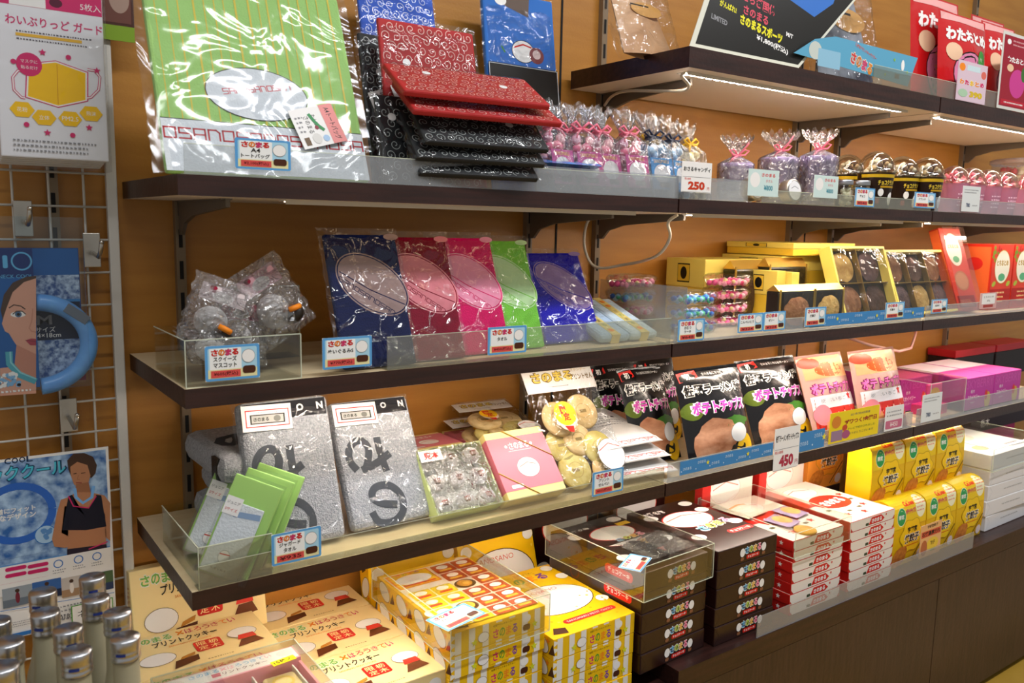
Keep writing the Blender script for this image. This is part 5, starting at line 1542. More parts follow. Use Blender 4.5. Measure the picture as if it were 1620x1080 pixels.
# gold and black cookie bags
GLD = mat('gold_foil', '#d8b45c', .3, .8); BLF = mat('black_foil', '#16120e', .3, spec=.7)
CK = [mat('chocolate_cookie', '#5c4030', .8, noise=('#4a3224', 40, (1, 1, 1)), bump=.5), mat('butter_cookie', '#cfae68', .8, noise=('#b8924c', 40, (1, 1, 1)), bump=.5), mat('brown_cookie', '#a4744c', .8, noise=('#8c5c38', 40, (1, 1, 1)), bump=.5), mat('cocoa_cookie', '#6e5450', .8, noise=('#584240', 40, (1, 1, 1)), bump=.5)]


def shell_cookie(b, c, rx, rz, m):
    """scalloped madeleine-like cookie seen from the front, centre c"""
    vs = []; fs = []; n = 28; R = 5
    vs.append((c[0], c[1] - .006, c[2]))
    for r in range(1, R + 1):
        k = r / R
        for i in range(n):
            a = 2 * PI * i / n; sc = 1 + .03 * math.cos(9 * a) * k
            yy = -.006 * math.cos(k * PI / 2) + .0012 * math.cos(9 * a) * k
            vs.append((c[0] + rx * k * sc * math.cos(a), c[1] + yy, c[2] + rz * k * sc * math.sin(a)))
    for i in range(n): fs.append((0, 1 + (i + 1) % n, 1 + i))
    for r in range(R - 1):
        for i in range(n):
            q = (i + 1) % n
            fs.append((1 + r * n + i, 1 + r * n + q, 1 + (r + 1) * n + q, 1 + (r + 1) * n + i))
    b.add(vs, fs, m, True)


def cookie_bag(label, M, W, H, D, m):
    t = thing('cookie_bag', label, 'cookie bag', M, 'black and gold cookie bags')
    b = MB(); b.box(0, .004, 0, W, D, H * .86, BLF, bev=.004)
    b.add([(0, .004, H * .86), (W, .004, H * .86), (W, D, H * .86), (0, D, H * .86), (0, D * .5, H), (W, D * .5, H)], [(0, 1, 5, 4), (2, 3, 4, 5), (1, 2, 5), (3, 0, 4)], GLD)
    for x in (0, W - .005): b.box(x, .002, 0, x + .005, .0038, H * .9, GLD)
    b.build('foil_bag', t)
    b = MB(); shell_cookie(b, (W * .5, .003, H * .40), W * .36, H * .33, m); b.build('cookie', t)
    b = MB(); b.grid(lambda u, v: (.002 + (W - .004) * u, -.0052 + .0012 * math.sin(u * 12 + v * 5), H * .86 * v), 10, 14, BAG); b.build('clear_window', t)


for i, (pl, pr, y, tp, zz_, m, l) in enumerate(((1232, 1288, -.318, 452, S3, CK[2], 'small black and gold cookie bag in front, left of two'), (1287, 1334, -.318, 450, S3, CK[1], 'small black and gold cookie bag in front, right of two'), (1214, 1273, -.22, 408, S3, CK[2], 'taller black and gold cookie bag behind the small ones'), (1160, 1212, -.19, 412, S3, CK[0], 'black and gold cookie bag at the back behind the pink candy trays'))):
    x0, x1 = xat(pl, y, zz_), xat(pr, y, zz_); Hh = atX(pl, tp, x0); H = Hh.z - zz_ if 0 else atY(pl, tp, y).z - zz_
    cookie_bag(l, T(x0, y, zz_), x1 - x0, H, .04, m)

# yellow gift boxes at the back
YBX = ink('#e8c23c', .4); YBY = ink('#f0d868', .4)


def yel_box(label, x, y, z, W, D, H, rz=0):
    t = thing('yellow_gift_box', label, 'gift box', T(x, y, z, rz), 'plain yellow gift boxes')
    b = MB(); b.box(0, 0, 0, W, D, H * .55, YBX, bev=.001); b.build('box_base', t)
    b = MB(); b.box(-.001, -.001, H * .55 + .0003, W + .001, D + .001, H, YBY, bev=.001); s = leftof(b, D, -.001); s.rect(D * .3, H * .62, D * .62, H * .92, BLK); s.rect(D * .31, H * .64, D * .61, H * .90, YBX); s.ell(D * .46, H * .77, .010, H * .1, BLK); b.build('lid', t)


yel_box('yellow gift box at the back left, lying on edge behind the cookie bags', 1.22, -.145, S3, .20, .12, .148)
yel_box('yellow gift box lying on top at the back under the second shelf', 1.44, -.22, S3 + .158, .25, .20, .030)
yel_box('yellow gift box under the topmost lying one, upper', 1.425, -.20, S3 + .078, .28, .18, .078)
yel_box('yellow gift box under the topmost lying one, at shelf level', 1.425, -.20, S3, .28, .18, .077)
yel_box('narrow yellow gift box standing left of the window cookie boxes', 1.345, -.250, S3, .032, .09, .125, .05)
yel_box('narrow yellow gift box standing against the first window cookie box', 1.384, -.262, S3, .026, .09, .122, .03)


def window_box(label, pl, pr, y, tl, cols_):
    loc, W, H, ln = leanY(pl, pr, y, tl, S3)
    D = .032
    t = thing('cookie_window_box', label, 'cookie box', stand_M(loc, ln, D), 'yellow cookie boxes with windows')
    b = MB(); f = .006
    b.box(0, 0, 0, W, D, f, YBY); b.box(0, 0, H - f, W, D, H, YBY); b.box(0, 0, f, f, D, H - f, YBY); b.box(W - f, 0, f, W, D, H - f, YBY); b.box(f, D * .7, f, W - f, D, H - f, BLF); b.build('box', t)
    for j in range(2):
        for i in range(cols_):
            cw = (W - 2 * f) / cols_; ch = (H - 2 * f) / 2; c = (f + (i + .5) * cw, D * .7 - .004, f + (j + .5) * ch)
            b = MB(); shell_cookie(b, c, cw * .40, ch * .44, CK[(i * 2 + j * 3 + cols_) % 4]); b.build('cookie', t)
    b = MB()
    for i in range(1, cols_): b.box(f + i * (W - 2 * f) / cols_ - .001, .008, f, f + i * (W - 2 * f) / cols_ + .001, D * .7, H - f, GLD)
    b.box(f, .008, H / 2 - .001, W - f, D * .7, H / 2 + .001, GLD); b.build('divider', t)
    b = MB(); b.grid(lambda u, v: (f + (W - 2 * f) * u, -.0006 + .0022 * math.sin(u * 9 + v * 6) * math.sin(v * 8), f + (H - 2 * f) * v), 14, 14, film('window_cellophane', '#f4f5f6', .14, .07, bump=.6, bscale=18)); b.build('window', t)


window_box('yellow cookie box with a window of four cookies, left of two', 1339, 1424, -.322, (1312, 396), 2)
window_box('yellow cookie box with a window of six cookies, right of two', 1426, 1519, -.322, (1398, 402), 3)

# strawberry boxes at the far right
SRB = ink('#c82c1c', .3)
def berry_box(W, D, H):
    b = MB(); b.box(0, 0, 0, W, D, H, SRB, bev=.001); s = front(b, 0)
    s.rect(.002, .002, W - .002, H - .002, ink('#d8402c')); s.spots(14, .004, H * .75, W - .004, H - .006, .007, [ink('#7c9c2c'), ink('#b81c1c')], 4)
    s.ell(W * .5, H * .66, W * .36, H * .26, ink('#c89a2c'), n=30); s.ell(W * .5, H * .66, W * .345, H * .25, ink('#f0ecd8'), n=30); s.text('とちおとめ', W * .5, H * .72, ink('#b08c2c'), h=H * .09, w=W * .55, bold=.05); s.ell(W * .5, H * .50, W * .16, H * .06, ink('#5cae7c'))
    for x in (.16, .84): s.ell(W * x, H * .40, .012, .007, ink('#a8b83c'), .4)
    s.rect(.002, .004, W - .002, H * .32, ink('#a81c18')); s.microtext(W * .3, H * .1, W * .7, H * .3, 3, CRM)
    l = leftof(b, D); l.rect(D * .05, H * .04, D * .95, H * .96, ink('#e0622c')); l.ell(D * .5, H * .7, D * .25, H * .1, RED)
    return b
bb = None
for i, (px, l) in enumerate(((1562, 'red strawberry box with an oval label beside the clear fronted one'), (1592, 'red strawberry box with an oval label, partly cut by the right edge'), (1648, 'red strawberry box with an oval label beyond the right edge'))):
    y = -.30; x = xat(px, y, S3) if i == 0 else bx0 + i * .1335
    if i == 0: bx0 = x; bb = o = berry_box(.128, .10, .190).build('strawberry_box')
    else: o = bb.copy(); COL.objects.link(o)
    tag(o, l, 'sweets box', 'red strawberry boxes'); o.matrix_world = T(x, y, S3)
loc, W, H, ln = leanY(1523, 1556, -.335, (1490, 366), S3); H = min(H, (Z2 - TH - S3 - .012) / max(.5, math.cos(ln)))
t = thing('strawberry_sample', 'clear fronted red strawberry sample box leaning left of the red boxes', 'sample box', stand_M(loc, ln, .04))
b = MB(); b.box(0, .012, 0, W, .04, H, ink('#b8281c'), bev=.001); s = front(b, .012); s.rect(.002, .002, W - .002, H - .002, ink('#c83a2c')); s.ell(W * .48, H * .74, W * .34, H * .20, ink('#ece8dc'), n=28); s.text('とちおとめ', W * .48, H * .78, ink('#b08c2c'), h=H * .05, w=W * .5, bold=.04); s.ell(W * .48, H * .62, W * .15, H * .04, ink('#5cae7c')); s.ell(W * .5, H * .36, W * .32, H * .12, ink('#b06840')); s.ell(W * .5, H * .36, W * .28, H * .10, ink('#c4805c')); s.rect(W * .1, H * .04, W * .9, H * .18, ink('#8c1c24')); l = leftof(b, .04); l.rect(.001, .004, .026, H - .004, ink('#e0622c')); b.build('box', t)
b = MB(); b.box(-.001, 0, 0, W + .001, .0012, H + .001, ACR); b.box(-.001, .0012, 0, 0, .0405, H, ACR); b.box(-.001, .0012, H, W + .001, .0405, H + .001, ACR); b.build('clear_cover', t)

for bl, br, ty, tt, pr, l in (((1071, 541), 1113, 506, 'おむつ\nケーキ', '¥648', 'blue price card at the left end of the middle shelf guard'), ((1166, 527), 1206, 497, 'こんぺいとう', '¥324', 'blue price card below the candy trays, left of two'), ((1206, 524), 1241, 494, 'ゼリー', '¥324', 'blue price card below the candy trays, right of two'),
                              ((1272, 517), 1305, 487, '焼菓子', '¥180', 'blue price card at the left end of the long star strip'), ((1399, 505), 1429, 479, '焼菓子', '¥800', 'blue price card on the long star strip below the window boxes'), ((1472, 496), 1497, 474, '詰合せ', '¥1200', 'blue price card below the six cookie window box')):
    front_card(bl, br, ty, YF - .0012, l, tt, pr)
star_strip((1280, 518), 1461, 499, 'long blue star strip in front of the window cookie boxes', 9)
def d_b(s, W, H):
    s.rect(0, 0, W, H, ink('#d8a8a4')); s.rect(W * .1, H * .3, W * .9, H * .95, WHT); s.text('とちおとめ', W * .5, H * .75, BLK, h=H * .12, w=W * .6); s.text('¥756', W * .5, H * .5, BLK, h=H * .14); s.rect(W * .2, H * .08, W * .8, H * .25, ink('#a83c34'))
plain_card('price_tag', (1549, 489), 1575, 464, 'small pink price tag in front of the red strawberry boxes', d_b, cat='price tag')
# hanging power cable loop
P = [atY(px, py, y) for px, py, y in ((948, 335, -.02), (930, 350, -.035), (924, 385, -.035), (934, 415, -.04), (952, 424, -.06), (985, 419, -.10), (1020, 412, -.16), (1045, 400, -.22), (1060, 375, -.26), (1057, 352, -.28), (1072, 338, -.30))]
P = [(p.x, p.y, min(p.z, Z2 - TH - .002)) for p in P]
b = MB(); b.tube(smooth(P), .0032, mat('white_cable', '#cfc8b8', .45), 8); tag(b.build('power_cable'), 'white power cable hanging in a loop under the middle shelf joint', 'cable')
# ------------------------------------------------------------------ second shelf
def karakusa(s, u0, v0, u1, v1, m, r=.0085, w=.0011, seed=2):
    """swirling arabesque cloth pattern"""
    rnd = random.Random(seed); nu = max(1, int((u1 - u0) / (r * 2.15))); nv = max(1, int((v1 - v0) / (r * 1.9)))
    base = s.n
    for j in range(nv):
        for i in range(nu):
            u = u0 + (i + .5 + .5 * (j % 2)) * (u1 - u0) / (nu + .5); v = v0 + (j + .5) * (v1 - v0) / nv
            a0 = rnd.uniform(0, 2 * PI); d = rnd.choice((-1, 1)); P = []
            for k in range(20):
                a = a0 + d * k * .42; q = r * (.16 + .84 * k / 19)
                P.append((min(u1, max(u0, u + q * math.cos(a))), min(v1, max(v0, v + q * math.sin(a)))))
            s.n = base + .00004 * ((i + j) % 4)
            s.line(P, w, m)
    s.n = base + .0004


# green tote bag
loc, W, H, ln = leanY(263, 586, -.318, (226, 2), S2)
sx = H; H = H * 1.22; D = .012
M = stand_M(loc, ln, D); g = uvof(M)
t = thing('tote_bag_pack', 'large green striped tote bag in a clear bag at the left of the second shelf', 'tote bag', M)
TGR = mat('green_cotton', '#a2cc7a', .85, spec=.1, bump=.15, bscale=300)
b = MB(); b.box(0, 0, 0, W, D, H, TGR, bev=.004); s = front(b, 0)
rnd = random.Random(4)
for i in range(17):
    u = W * (.05 + i * .0545) + rnd.uniform(-.003, .003); s.rect(u, H * .2, u + rnd.uniform(.0012, .003), H - .004, ink('#d2bc3a'), 1, 1)
hb = g(300, 190)[1]
s.rect(.001, .001, W - .001, hb, mat('white_cotton', '#d8dee2', .9)); s.rect(.001, hb, W - .001, hb + .0012, BLK)
u0, v0 = g(268, 209); u1 = g(500, 212)[0]
s.sano('OSANOSANOSANOSA', W * .5, v0, .0145, W * .99, ink('#b01c24'))
# plain white oval print with a lettered band
u, v = g(408, 150); s.ell(u, v, .072, .040, BLK, n=36); s.ell(u, v, .0708, .0388, mat('white_cotton', '#d8dee2'), n=36)
s.sano('SANOSANOSAN', u, v + .008, .008, .10, ink('#c0343c'), .18)
b.build('bag_cloth', t)
A = g(480, 240); Mt = Matrix.Translation((A[0], -.007, A[1])) @ Matrix.Rotation(-.28, 4, 'Y')
b = MB(); b.M = Mt; b.box(0, 0, 0, .070, .0006, .060, WHT); b.M = Matrix(); s = Surf(b, lambda u, v, n: Mt @ Vector((u, -n, v)))
s.rect(.048, 0, .070, .060, ink('#e8908c')); s.text('A4トートバッグ', .059, .030, BLK, h=.010, w=.050, rot=-PI / 2 + .0, bold=.01)
s.text('さのまる', .022, .034, BLK, w=.026, h=.008, rot=-PI / 2); s.text('たんぽぽ', .034, .036, BLK, w=.024, h=.007, rot=-PI / 2); s.line([(.028, .050), (.032, .038), (.036, .03), (.042, .022)], .005, ink('#2c8c4c')); s.ell(.032, .028, .003, .003, ink('#8c2c3c')); s.rect(.006, .004, .014, .016, ink('#6a5030')); s.ell(.026, .012, .007, .008, ink('#dcdad4')); s.ell(.040, .010, .005, .005, ink('#a8c8e8')); s.microtext(.005, .022, .016, .05, 4, GRY)
b.build('hang_tag', t)
wrapper(t, W, H, D, film('tote_clear_bag', '#fcfdfe', .06, .10, bump=.35, bscale=11), e=.014, top=.02)
front_card((372, 266), 460, 217, YF - .0012, 'blue price card for the A4 tote bag on the frosted guard', 'A4\nトートバッグ', '¥2,100(税込)')

# drawstring pouches with arabesque pattern
CLOTH = {'red': mat('red_arabesque_cloth', '#b01c1c', .7), 'black': mat('black_arabesque_cloth', '#16181a', .7), 'blue': mat('blue_arabesque_cloth', '#1c58c8', .7)}
LNE = {'red': ink('#ecc0b4'), 'black': ink('#a8aca8'), 'blue': ink('#dce8f4')}


def cloth_pack(label, M, W, H, c, D=.008, tagtxt=True, seed=1, r=.0085):
    t = thing('pouch_pack', label, 'pouch pack', M, 'arabesque pouches')
    b = MB(); b.box(0, 0, 0, W, D, H, CLOTH[c], bev=.003); s = front(b, 0); karakusa(s, .003, .003, W - .003, H - .003, LNE[c], r, r * .13, seed)
    s2 = Surf(b, flat((0, D, 0), (-1, 0, 0), (0, 0, 1))); karakusa(s2, -W + .003, .003, -.003, H - .003, LNE[c], r, r * .13, seed + 1)
    for k in range(2): s.ell(W * (.25 + .5 * k), H * (.75 - .22 * k), .007, .006, WHT)
    b.build('cloth', t)
    if tagtxt:
        b = MB(); Mt = Matrix.Translation((W * .10, -.0035, H * .50)) @ Matrix.Rotation(-.32, 4, 'Y'); b.M = Mt; b.box(0, 0, 0, .045, .0006, .026, WHT); b.M = Matrix(); s = Surf(b, lambda u, v, n: Mt @ Vector((u, -n, v)))
        s.text('きんちゃく', .023, .018, BLK, h=.009, w=.037, bold=.02); s.text('飴袋付き', .021, .007, PINK, w=.026, h=.006); b.build('paper_tag', t)
    wrapper(t, W, H, D, top=.010, e=.006)
    return t


loc, W, H, ln = leanY(622, 772, -.275, (597, 28), S2)
cloth_pack('red arabesque pouch standing upright with a white tag, behind the slumped pile', stand_M(loc, ln, .008), W, H, 'red', seed=3)
loc, W, H, ln = leanY(600, 720, -.16, (562, -40), S2)
cloth_pack('blue arabesque pouch standing at the back behind the red one', stand_M(loc, ln, .008), W, H, 'blue', tagtxt=False, seed=5)
loc, W, H, ln = leanY(592, 700, -.235, (566, 52), S2)
cloth_pack('black arabesque pouch standing behind the red one, beside the tote bag', stand_M(loc, ln, .008), W, H, 'black', seed=6)
loc, W, H, ln = leanY(612, 700, -.325, (592, 150), S2)
cloth_pack('black arabesque pouch standing at the front under the slumped pile', stand_M(loc, ln, .008), W, H, 'black', tagtxt=False, seed=8)
PL = [(664, 272, 842, -.362, 'black', 'black arabesque pouch slumped forward, lowest of the pile'), (660, 247, 852, -.365, 'black', 'black arabesque pouch slumped forward, second lowest of the pile'), (672, 222, 858, -.368, 'black', 'black arabesque pouch slumped forward, third from below in the pile'),
      (655, 172, 876, -.366, 'red', 'red arabesque pouch slumped forward, lower of the two red ones'), (640, 142, 858, -.362, 'red', 'red arabesque pouch slumped forward, topmost of the pile')]
for k, (pl, py, pr, y, c, l) in enumerate(PL):
    A = atY(pl, py, y); x1 = xat(pr, y, A.z); rz = -.10
    ang = (.80, .80, .80, 1.03, 1.03)[k]
    M = Matrix.Translation(A) @ Matrix.Rotation(rz, 4, 'Z') @ Matrix.Rotation(-ang, 4, 'X')
    t = cloth_pack(l, M, x1 - A.x, (.105, .115, .10, .10, .10)[k], c, .010, False, 10 + k, .008)

# blue character-free towel pack at the back
loc, W, H, ln = leanY(783, 893, -.125, (762, -20), S2); ln = min(ln, .32)
t = thing('towel_pack', 'blue printed towel in a clear bag hanging at the back right of the left bay', 'towel pack', stand_M(loc, ln, .012))
b = MB(); b.box(0, 0, 0, W, .012, H, mat('blue_print_towel', '#2c6cc0', .85, noise=('#3878cc', 8, (1, 1, 1))), bev=.004); s = front(b, 0)
g = uvof(stand_M(loc, ln, .012))
u, v = g(815, 8); s.poly([(u - .03, v - .004), (u + .03, v - .02), (u + .035, v + .02), (u - .02, v + .02)], ink('#5a4638')); s.ell(u - .035, v + .004, .014, .01, WHT)
u, v = g(828, 82); s.ell(u, v, .028, .022, BLK); s.ell(u, v, .0268, .0208, WHT); s.line([(u - .022, v + .006), (u, v + .014), (u + .02, v + .010)], .003, RED); s.ell(u + .032, v - .004, .018, .016, ink('#8a4a4c')); s.ell(u + .032, v - .002, .010, .009, ink('#e0c8c4')); u, v = g(793, 72); s.line([(u, v), (u + .008, v - .012)], .003, GRN)
b.build('towel', t)
b = MB(); h2 = g(790, 100)[1]; b.box(.002, -.0045, 0, W - .002, -.0038, h2, BLK); s = front(b, -.0045); s.poly([(.004, .004), (W - .03, .004), (.004, h2 * .75)], ink('#2c68b4')); s.line([(.003, .003), (W - .003, .003), (W - .003, h2 - .002), (.003, h2 - .002)], .0018, ink('#c8ccd0'), True); b.build('paper_card', t)
wrapper(t, W, H, .012, top=.004)

# frosted tray with ribboned candy bags
x0, x1 = xat(846, -.345, S2), xat(1070, -.345, S2)
t = thing('frosted_tray', 'frosted plastic tray holding the ribboned pink candy bags', 'tray', T(x0, -.350, S2), 'frosted plastic trays'); w_, d_, h_ = x1 - x0, .13, .042
b = MB(); b.box(0, 0, 0, w_, d_, .0016, FROST); b.box(0, 0, .0016, w_, .0016, h_, FROST); b.box(0, .0016, .0016, .0016, d_, h_, FROST); b.box(w_ - .0016, .0016, .0016, w_, d_, h_, FROST); b.box(.0016, d_ - .0016, .0016, w_ - .0016, d_, h_, FROST); b.build('tray_shell', t)
xb0, xb1 = xat(1078, -.345, S2), xat(1180, -.345, S2)
t = thing('frosted_tray', 'frosted plastic tray behind the 250 price tag', 'tray', T(xb0, -.350, S2), 'frosted plastic trays'); w_ = xb1 - xb0
b = MB(); b.box(0, 0, 0, w_, d_, .0016, FROST); b.box(0, 0, .0016, w_, .0016, h_, FROST); b.box(0, .0016, .0016, .0016, d_, h_, FROST); b.box(w_ - .0016, .0016, .0016, w_, d_, h_, FROST); b.box(.0016, d_ - .0016, .0016, w_ - .0016, d_, h_, FROST); b.build('tray_shell', t)
cbp = {}
RIB = {'pink': mat('pink_ribbon', '#f07890', .5), 'blue': mat('navy_ribbon', '#18203c', .5), 'yellow': mat('yellow_ribbon', '#e8b41c', .5)}
CBAG = film('ribboned_bag_film', '#fafbfd', .16, .12, bump=.8, bscale=60, haze=.03)


def candy_bag(kind, label, M):
    if kind not in cbp:
        t = thing('candy_bag', label, 'candy bag', None, 'ribboned candy bags'); W, H = .052, .088
        cols_ = {'pink': ['#f4a0b4', '#f8c4cc', '#e86c90', '#f0b0c8'], 'blue': ['#a8d0ec', '#e4ecf4', '#88b8e0'], 'yellow': ['#f0e4b0', '#e8d070', '#f4f0dc']}[kind]; rnd = random.Random(3)
        b = MB()
        for k in range(48): b.ball((rnd.uniform(.009, W - .009), rnd.uniform(.003, .019), rnd.uniform(.006, H * .84)), rnd.uniform(.0055, .0075), ink(rnd.choice(cols_), .4), 1)
        o = b.build('candy', t); o['kind'] = 'stuff'
        b = MB()
        def bagf(u, v):
            a = 2 * PI * u; c, q = math.cos(a), math.sin(a); r = 1 / (abs(c) ** 4 + abs(q) ** 4) ** .25
            zz = v * .118
            k = 1 if zz < H * .8 else (1 - (zz - H * .8) / (.085 - H * .8) * .80 if zz < .085 else .20 + (zz - .085) / .03 * .75)
            dd = max(.012 * k + (.008 if zz < H else 0), .003) if zz < .085 else .004 + .004 * math.sin(u * 60)
            return (W / 2 + W / 2 * c * r * k, .011 + dd * q * r, zz + (.004 * math.sin(u * 44) if v > .95 else 0))
        b.grid(bagf, 44, 26, CBAG); b.build('clear_bag', t)
        b = MB(); b.tube([(W / 2 + .007 * math.cos(a), .011 + .006 * math.sin(a), .085) for a in [i * PI / 6 for i in range(13)]], .0022, RIB[kind], 6)
        for sg in (-1, 1):
            b.tube([(W / 2, .004, .085), (W / 2 + sg * .010, .001, .093), (W / 2 + sg * .017, .002, .089), (W / 2 + sg * .010, .001, .083), (W / 2, .004, .085)], .0018, RIB[kind], 6)
            b.tube([(W / 2, .004, .085), (W / 2 + sg * .010, -.001, .078), (W / 2 + sg * .014, -.002, .070)], .0015, RIB[kind], 6)
        b.build('ribbon_bow', t)
        b = MB(); cc = {'pink': '#d84c9c', 'blue': '#3898d8', 'yellow': '#e8e0a0'}[kind]; b.box(.008, -.006, .008, W - .006, -.0052, .052, ink(cc)); s = front(b, -.006); s.ell(W / 2, .030, .014, .013, WHT); s.rrect(W / 2 - .006, .011, W / 2 + .012, .018, BRN, .002); s.text('SANOMARU', W / 2, .047, YEL, w=.026, h=.005); b.build('paper_card', t)
        cbp[kind] = t
    else:
        t = copy_tree(cbp[kind]); t['label'] = label
    t.matrix_world = M


for k, (px, y, z, kd, rz, l) in enumerate(((868, -.325, .006, 'pink', .1, 'pink candy bag with ribbon at the left end of the frosted tray'), (907, -.318, .008, 'pink', -.1, 'pink candy bag with ribbon, second from the left in the front of the tray'), (945, -.322, .004, 'pink', .05, 'pink candy bag with ribbon, third from the left in the front of the tray'),
                                     (985, -.325, .012, 'pink', -.05, 'pink candy bag with ribbon and a magenta card, right end of the pink ones'), (890, -.265, .022, 'pink', .0, 'pink candy bag with ribbon in the back row at left'), (945, -.262, .030, 'pink', .1, 'pink candy bag with ribbon in the back row, tallest of the pink ones'),
                                     (1024, -.318, .010, 'blue', -.1, 'blue carded candy bag with navy ribbon, left of two'), (1062, -.300, .012, 'blue', .08, 'blue carded candy bag with navy ribbon, right of two'), (1022, -.250, .026, 'yellow', 0, 'yellow ribboned candy bag behind the left blue one'), (1092, -.290, .0, 'yellow', .1, 'yellow ribboned candy bag behind the 250 price tag'))):
    x = xat(px, y, S2 + .03)
    candy_bag(kd, l, Matrix.Translation((x, y, S2 + .004)) @ Matrix.Rotation(rz, 4, 'Z') @ Matrix.Rotation(-.22, 4, 'X') @ Matrix.Scale(1.34 + z * 3, 4))
b = MB(); b.grid(lambda u, v: (.145 * u, .07 * v, .009 + .006 * math.sin(PI * v) + .002 * math.sin(u * 14) * math.sin(v * 9)), 24, 12, mat('blue_plastic_wrap', '#3c8cdc', .15, coat=.5, bump=.6, bscale=30)); b.grid(lambda u, v: (.145 * (1 - u), .07 * v, .009 - .006 * math.sin(PI * v)), 6, 6, mat('blue_plastic_wrap')); 
tag(place(b.build('flat_pack'), T(xat(848, -.352, S2), -.345, S2 + .0425 - .003, -.02)), 'flat blue plastic pack lying on the frosted tray in front of the pink bags', 'flat pack')
yen_card((1077, 303), 1124, 254, 'white price tag reading 250 on the frosted trays', 'おさるキャンディ', '250', '#c83c1c')

# purple rolled towels in cellophane
PRP = mat('lilac_towel', '#b8a0dc', .8, bump=.2, bscale=200)


def roll_gift(label, px, y, h, r, seed):
    x = xat(px, y, S2 + .05)
    t = thing('rolled_towel_gift', label, 'towel gift', T(x, y, S2, seed * .7), 'lilac towel gifts in cellophane')
    b = MB(); b.lathe([(0, 0), (r, 0), (r, h * .86), (r * 1.02, h * .865), (r * 1.02, h), (0, h)], PRP, 32); b.build('towel_roll', t)
    b = MB(); b.lathe([(r * 1.03, .012), (r * 1.03, .026)], ink('#e4e0ea'), 32); b.f = b.f[:32]; s = Surf(b, lambda u, v, n: Vector(((r * 1.03 + n) * math.sin(u / r), -(r * 1.03 + n) * math.cos(u / r), v))); s.ell(-.004, h * .40, .013, .013, ink('#6c5c84'), rings=4); s.ell(-.004, h * .40, .0124, .0124, WHT, rings=4); b.build('paper_band', t)
    b = MB(); rnd = random.Random(seed); top = h + .055
    def f(u, v):
        a = 2 * PI * u; z = top * v; w1 = 1 + .05 * math.sin(a * 9 + seed) * min(1, v * 2)
        if z < h: k = r * 1.10
        elif z < h + .016: k = r * (1.10 - .92 * (z - h) / .016)
        else: k = r * (.18 + .85 * (z - h - .016) / .039)
        return (k * w1 * math.cos(a), k * w1 * math.sin(a), z * (1 + (.04 * math.sin(a * 13 + seed) if v > .93 else 0)))
    b.grid(f, 60, 30, BAGW); b.build('cellophane', t)
    b = MB(); zb = h + .016; rb_ = r * .22
    b.tube([(rb_ * math.cos(a), rb_ * math.sin(a), zb) for a in [i * PI / 6 for i in range(13)]], .003, RIB['pink'], 6)
    a0 = -seed * .7 - .4
    for sg in (-1, 1):
        c, q = math.cos(a0), math.sin(a0); Rr = lambda u, n, z: (u * c - (-n) * q * 0 + n * q, u * q - n * c, zb + z)
        b.tube([Rr(0, rb_, 0), Rr(sg * .012, rb_ + .004, .012), Rr(sg * .022, rb_ + .004, .010), Rr(sg * .014, rb_ + .004, .001), Rr(0, rb_, 0)], .002, RIB['pink'], 6)
        b.tube([Rr(0, rb_, 0), Rr(sg * .016, rb_ + .006, -.008 if sg < 0 else .02), Rr(sg * .024, rb_ + .006, -.018 if sg < 0 else .032)], .002, RIB['pink'], 6)
    b.build('ribbon_bow', t)


roll_gift('lilac towel gift in cellophane, low one at the left behind the price tag', 1163, -.25, .085, .034, 1)
roll_gift('lilac towel gift with a tall fan of cellophane, in the middle', 1230, -.25, .105, .040, 2)
roll_gift('lilac cylinder towel gift with a pink bow, at the right', 1292, -.29, .112, .038, 3)
for i, (px, l) in enumerate(((1192, 'round silver tin with white print leaning behind the left pale price card'), (1252, 'round silver tin with white print between the two lilac gifts'))):
    x = xat(px, -.325, S2 + .03); b = MB(); b.M = Matrix.Rotation(PI / 2 - .15, 4, 'X'); b.lathe([(0, -.012), (.024, -.012), (.025, -.010), (.025, .010), (.024, .012), (0, .012)], STEEL, 32); s = Surf(b, flat((0, 0, .0121), (1, 0, 0), (0, 1, 0))); b.M = Matrix()
    Mx = Matrix.Rotation(PI / 2 - .15, 4, 'X'); s = Surf(b, lambda u, v, n: Mx @ Vector((u, v, .0121 + n))); s.ell(0, 0, .0215, .0215, GRY, n=30); s.ell(0, 0, .0205, .0205, ink('#e8e8ea'), n=30); s.line([(-.012, .004), (0, .009), (.012, .004)], .0015, GRY)
    tag(place(b.build('round_tin'), T(x, -.322, S2 + .0285)), l, 'tin', 'round silver tins')
def d_pale(s, W, H):
    s.rect(0, 0, W, H, ink('#cfe4e0')); s.ell(W * .22, H * .6, W * .16, H * .28, WHT); s.text('さのまる', W * .65, H * .80, RED, h=H * .14, w=W * .45, bold=.03); s.text('タオル', W * .68, H * .58, RED, h=H * .12); s.text('¥800', W * .66, H * .32, ink('#3c8c9c'), h=H * .2, bold=.03)
plain_card('price_tag', (1182, 309), 1230, 266, 'pale green price card with red lettering, left of the lilac cylinder', d_pale, cat='price tag')
plain_card('price_tag', (1286, 312), 1324, 276, 'pale green price card with red lettering, in front of the lilac cylinder', d_pale, cat='price tag')

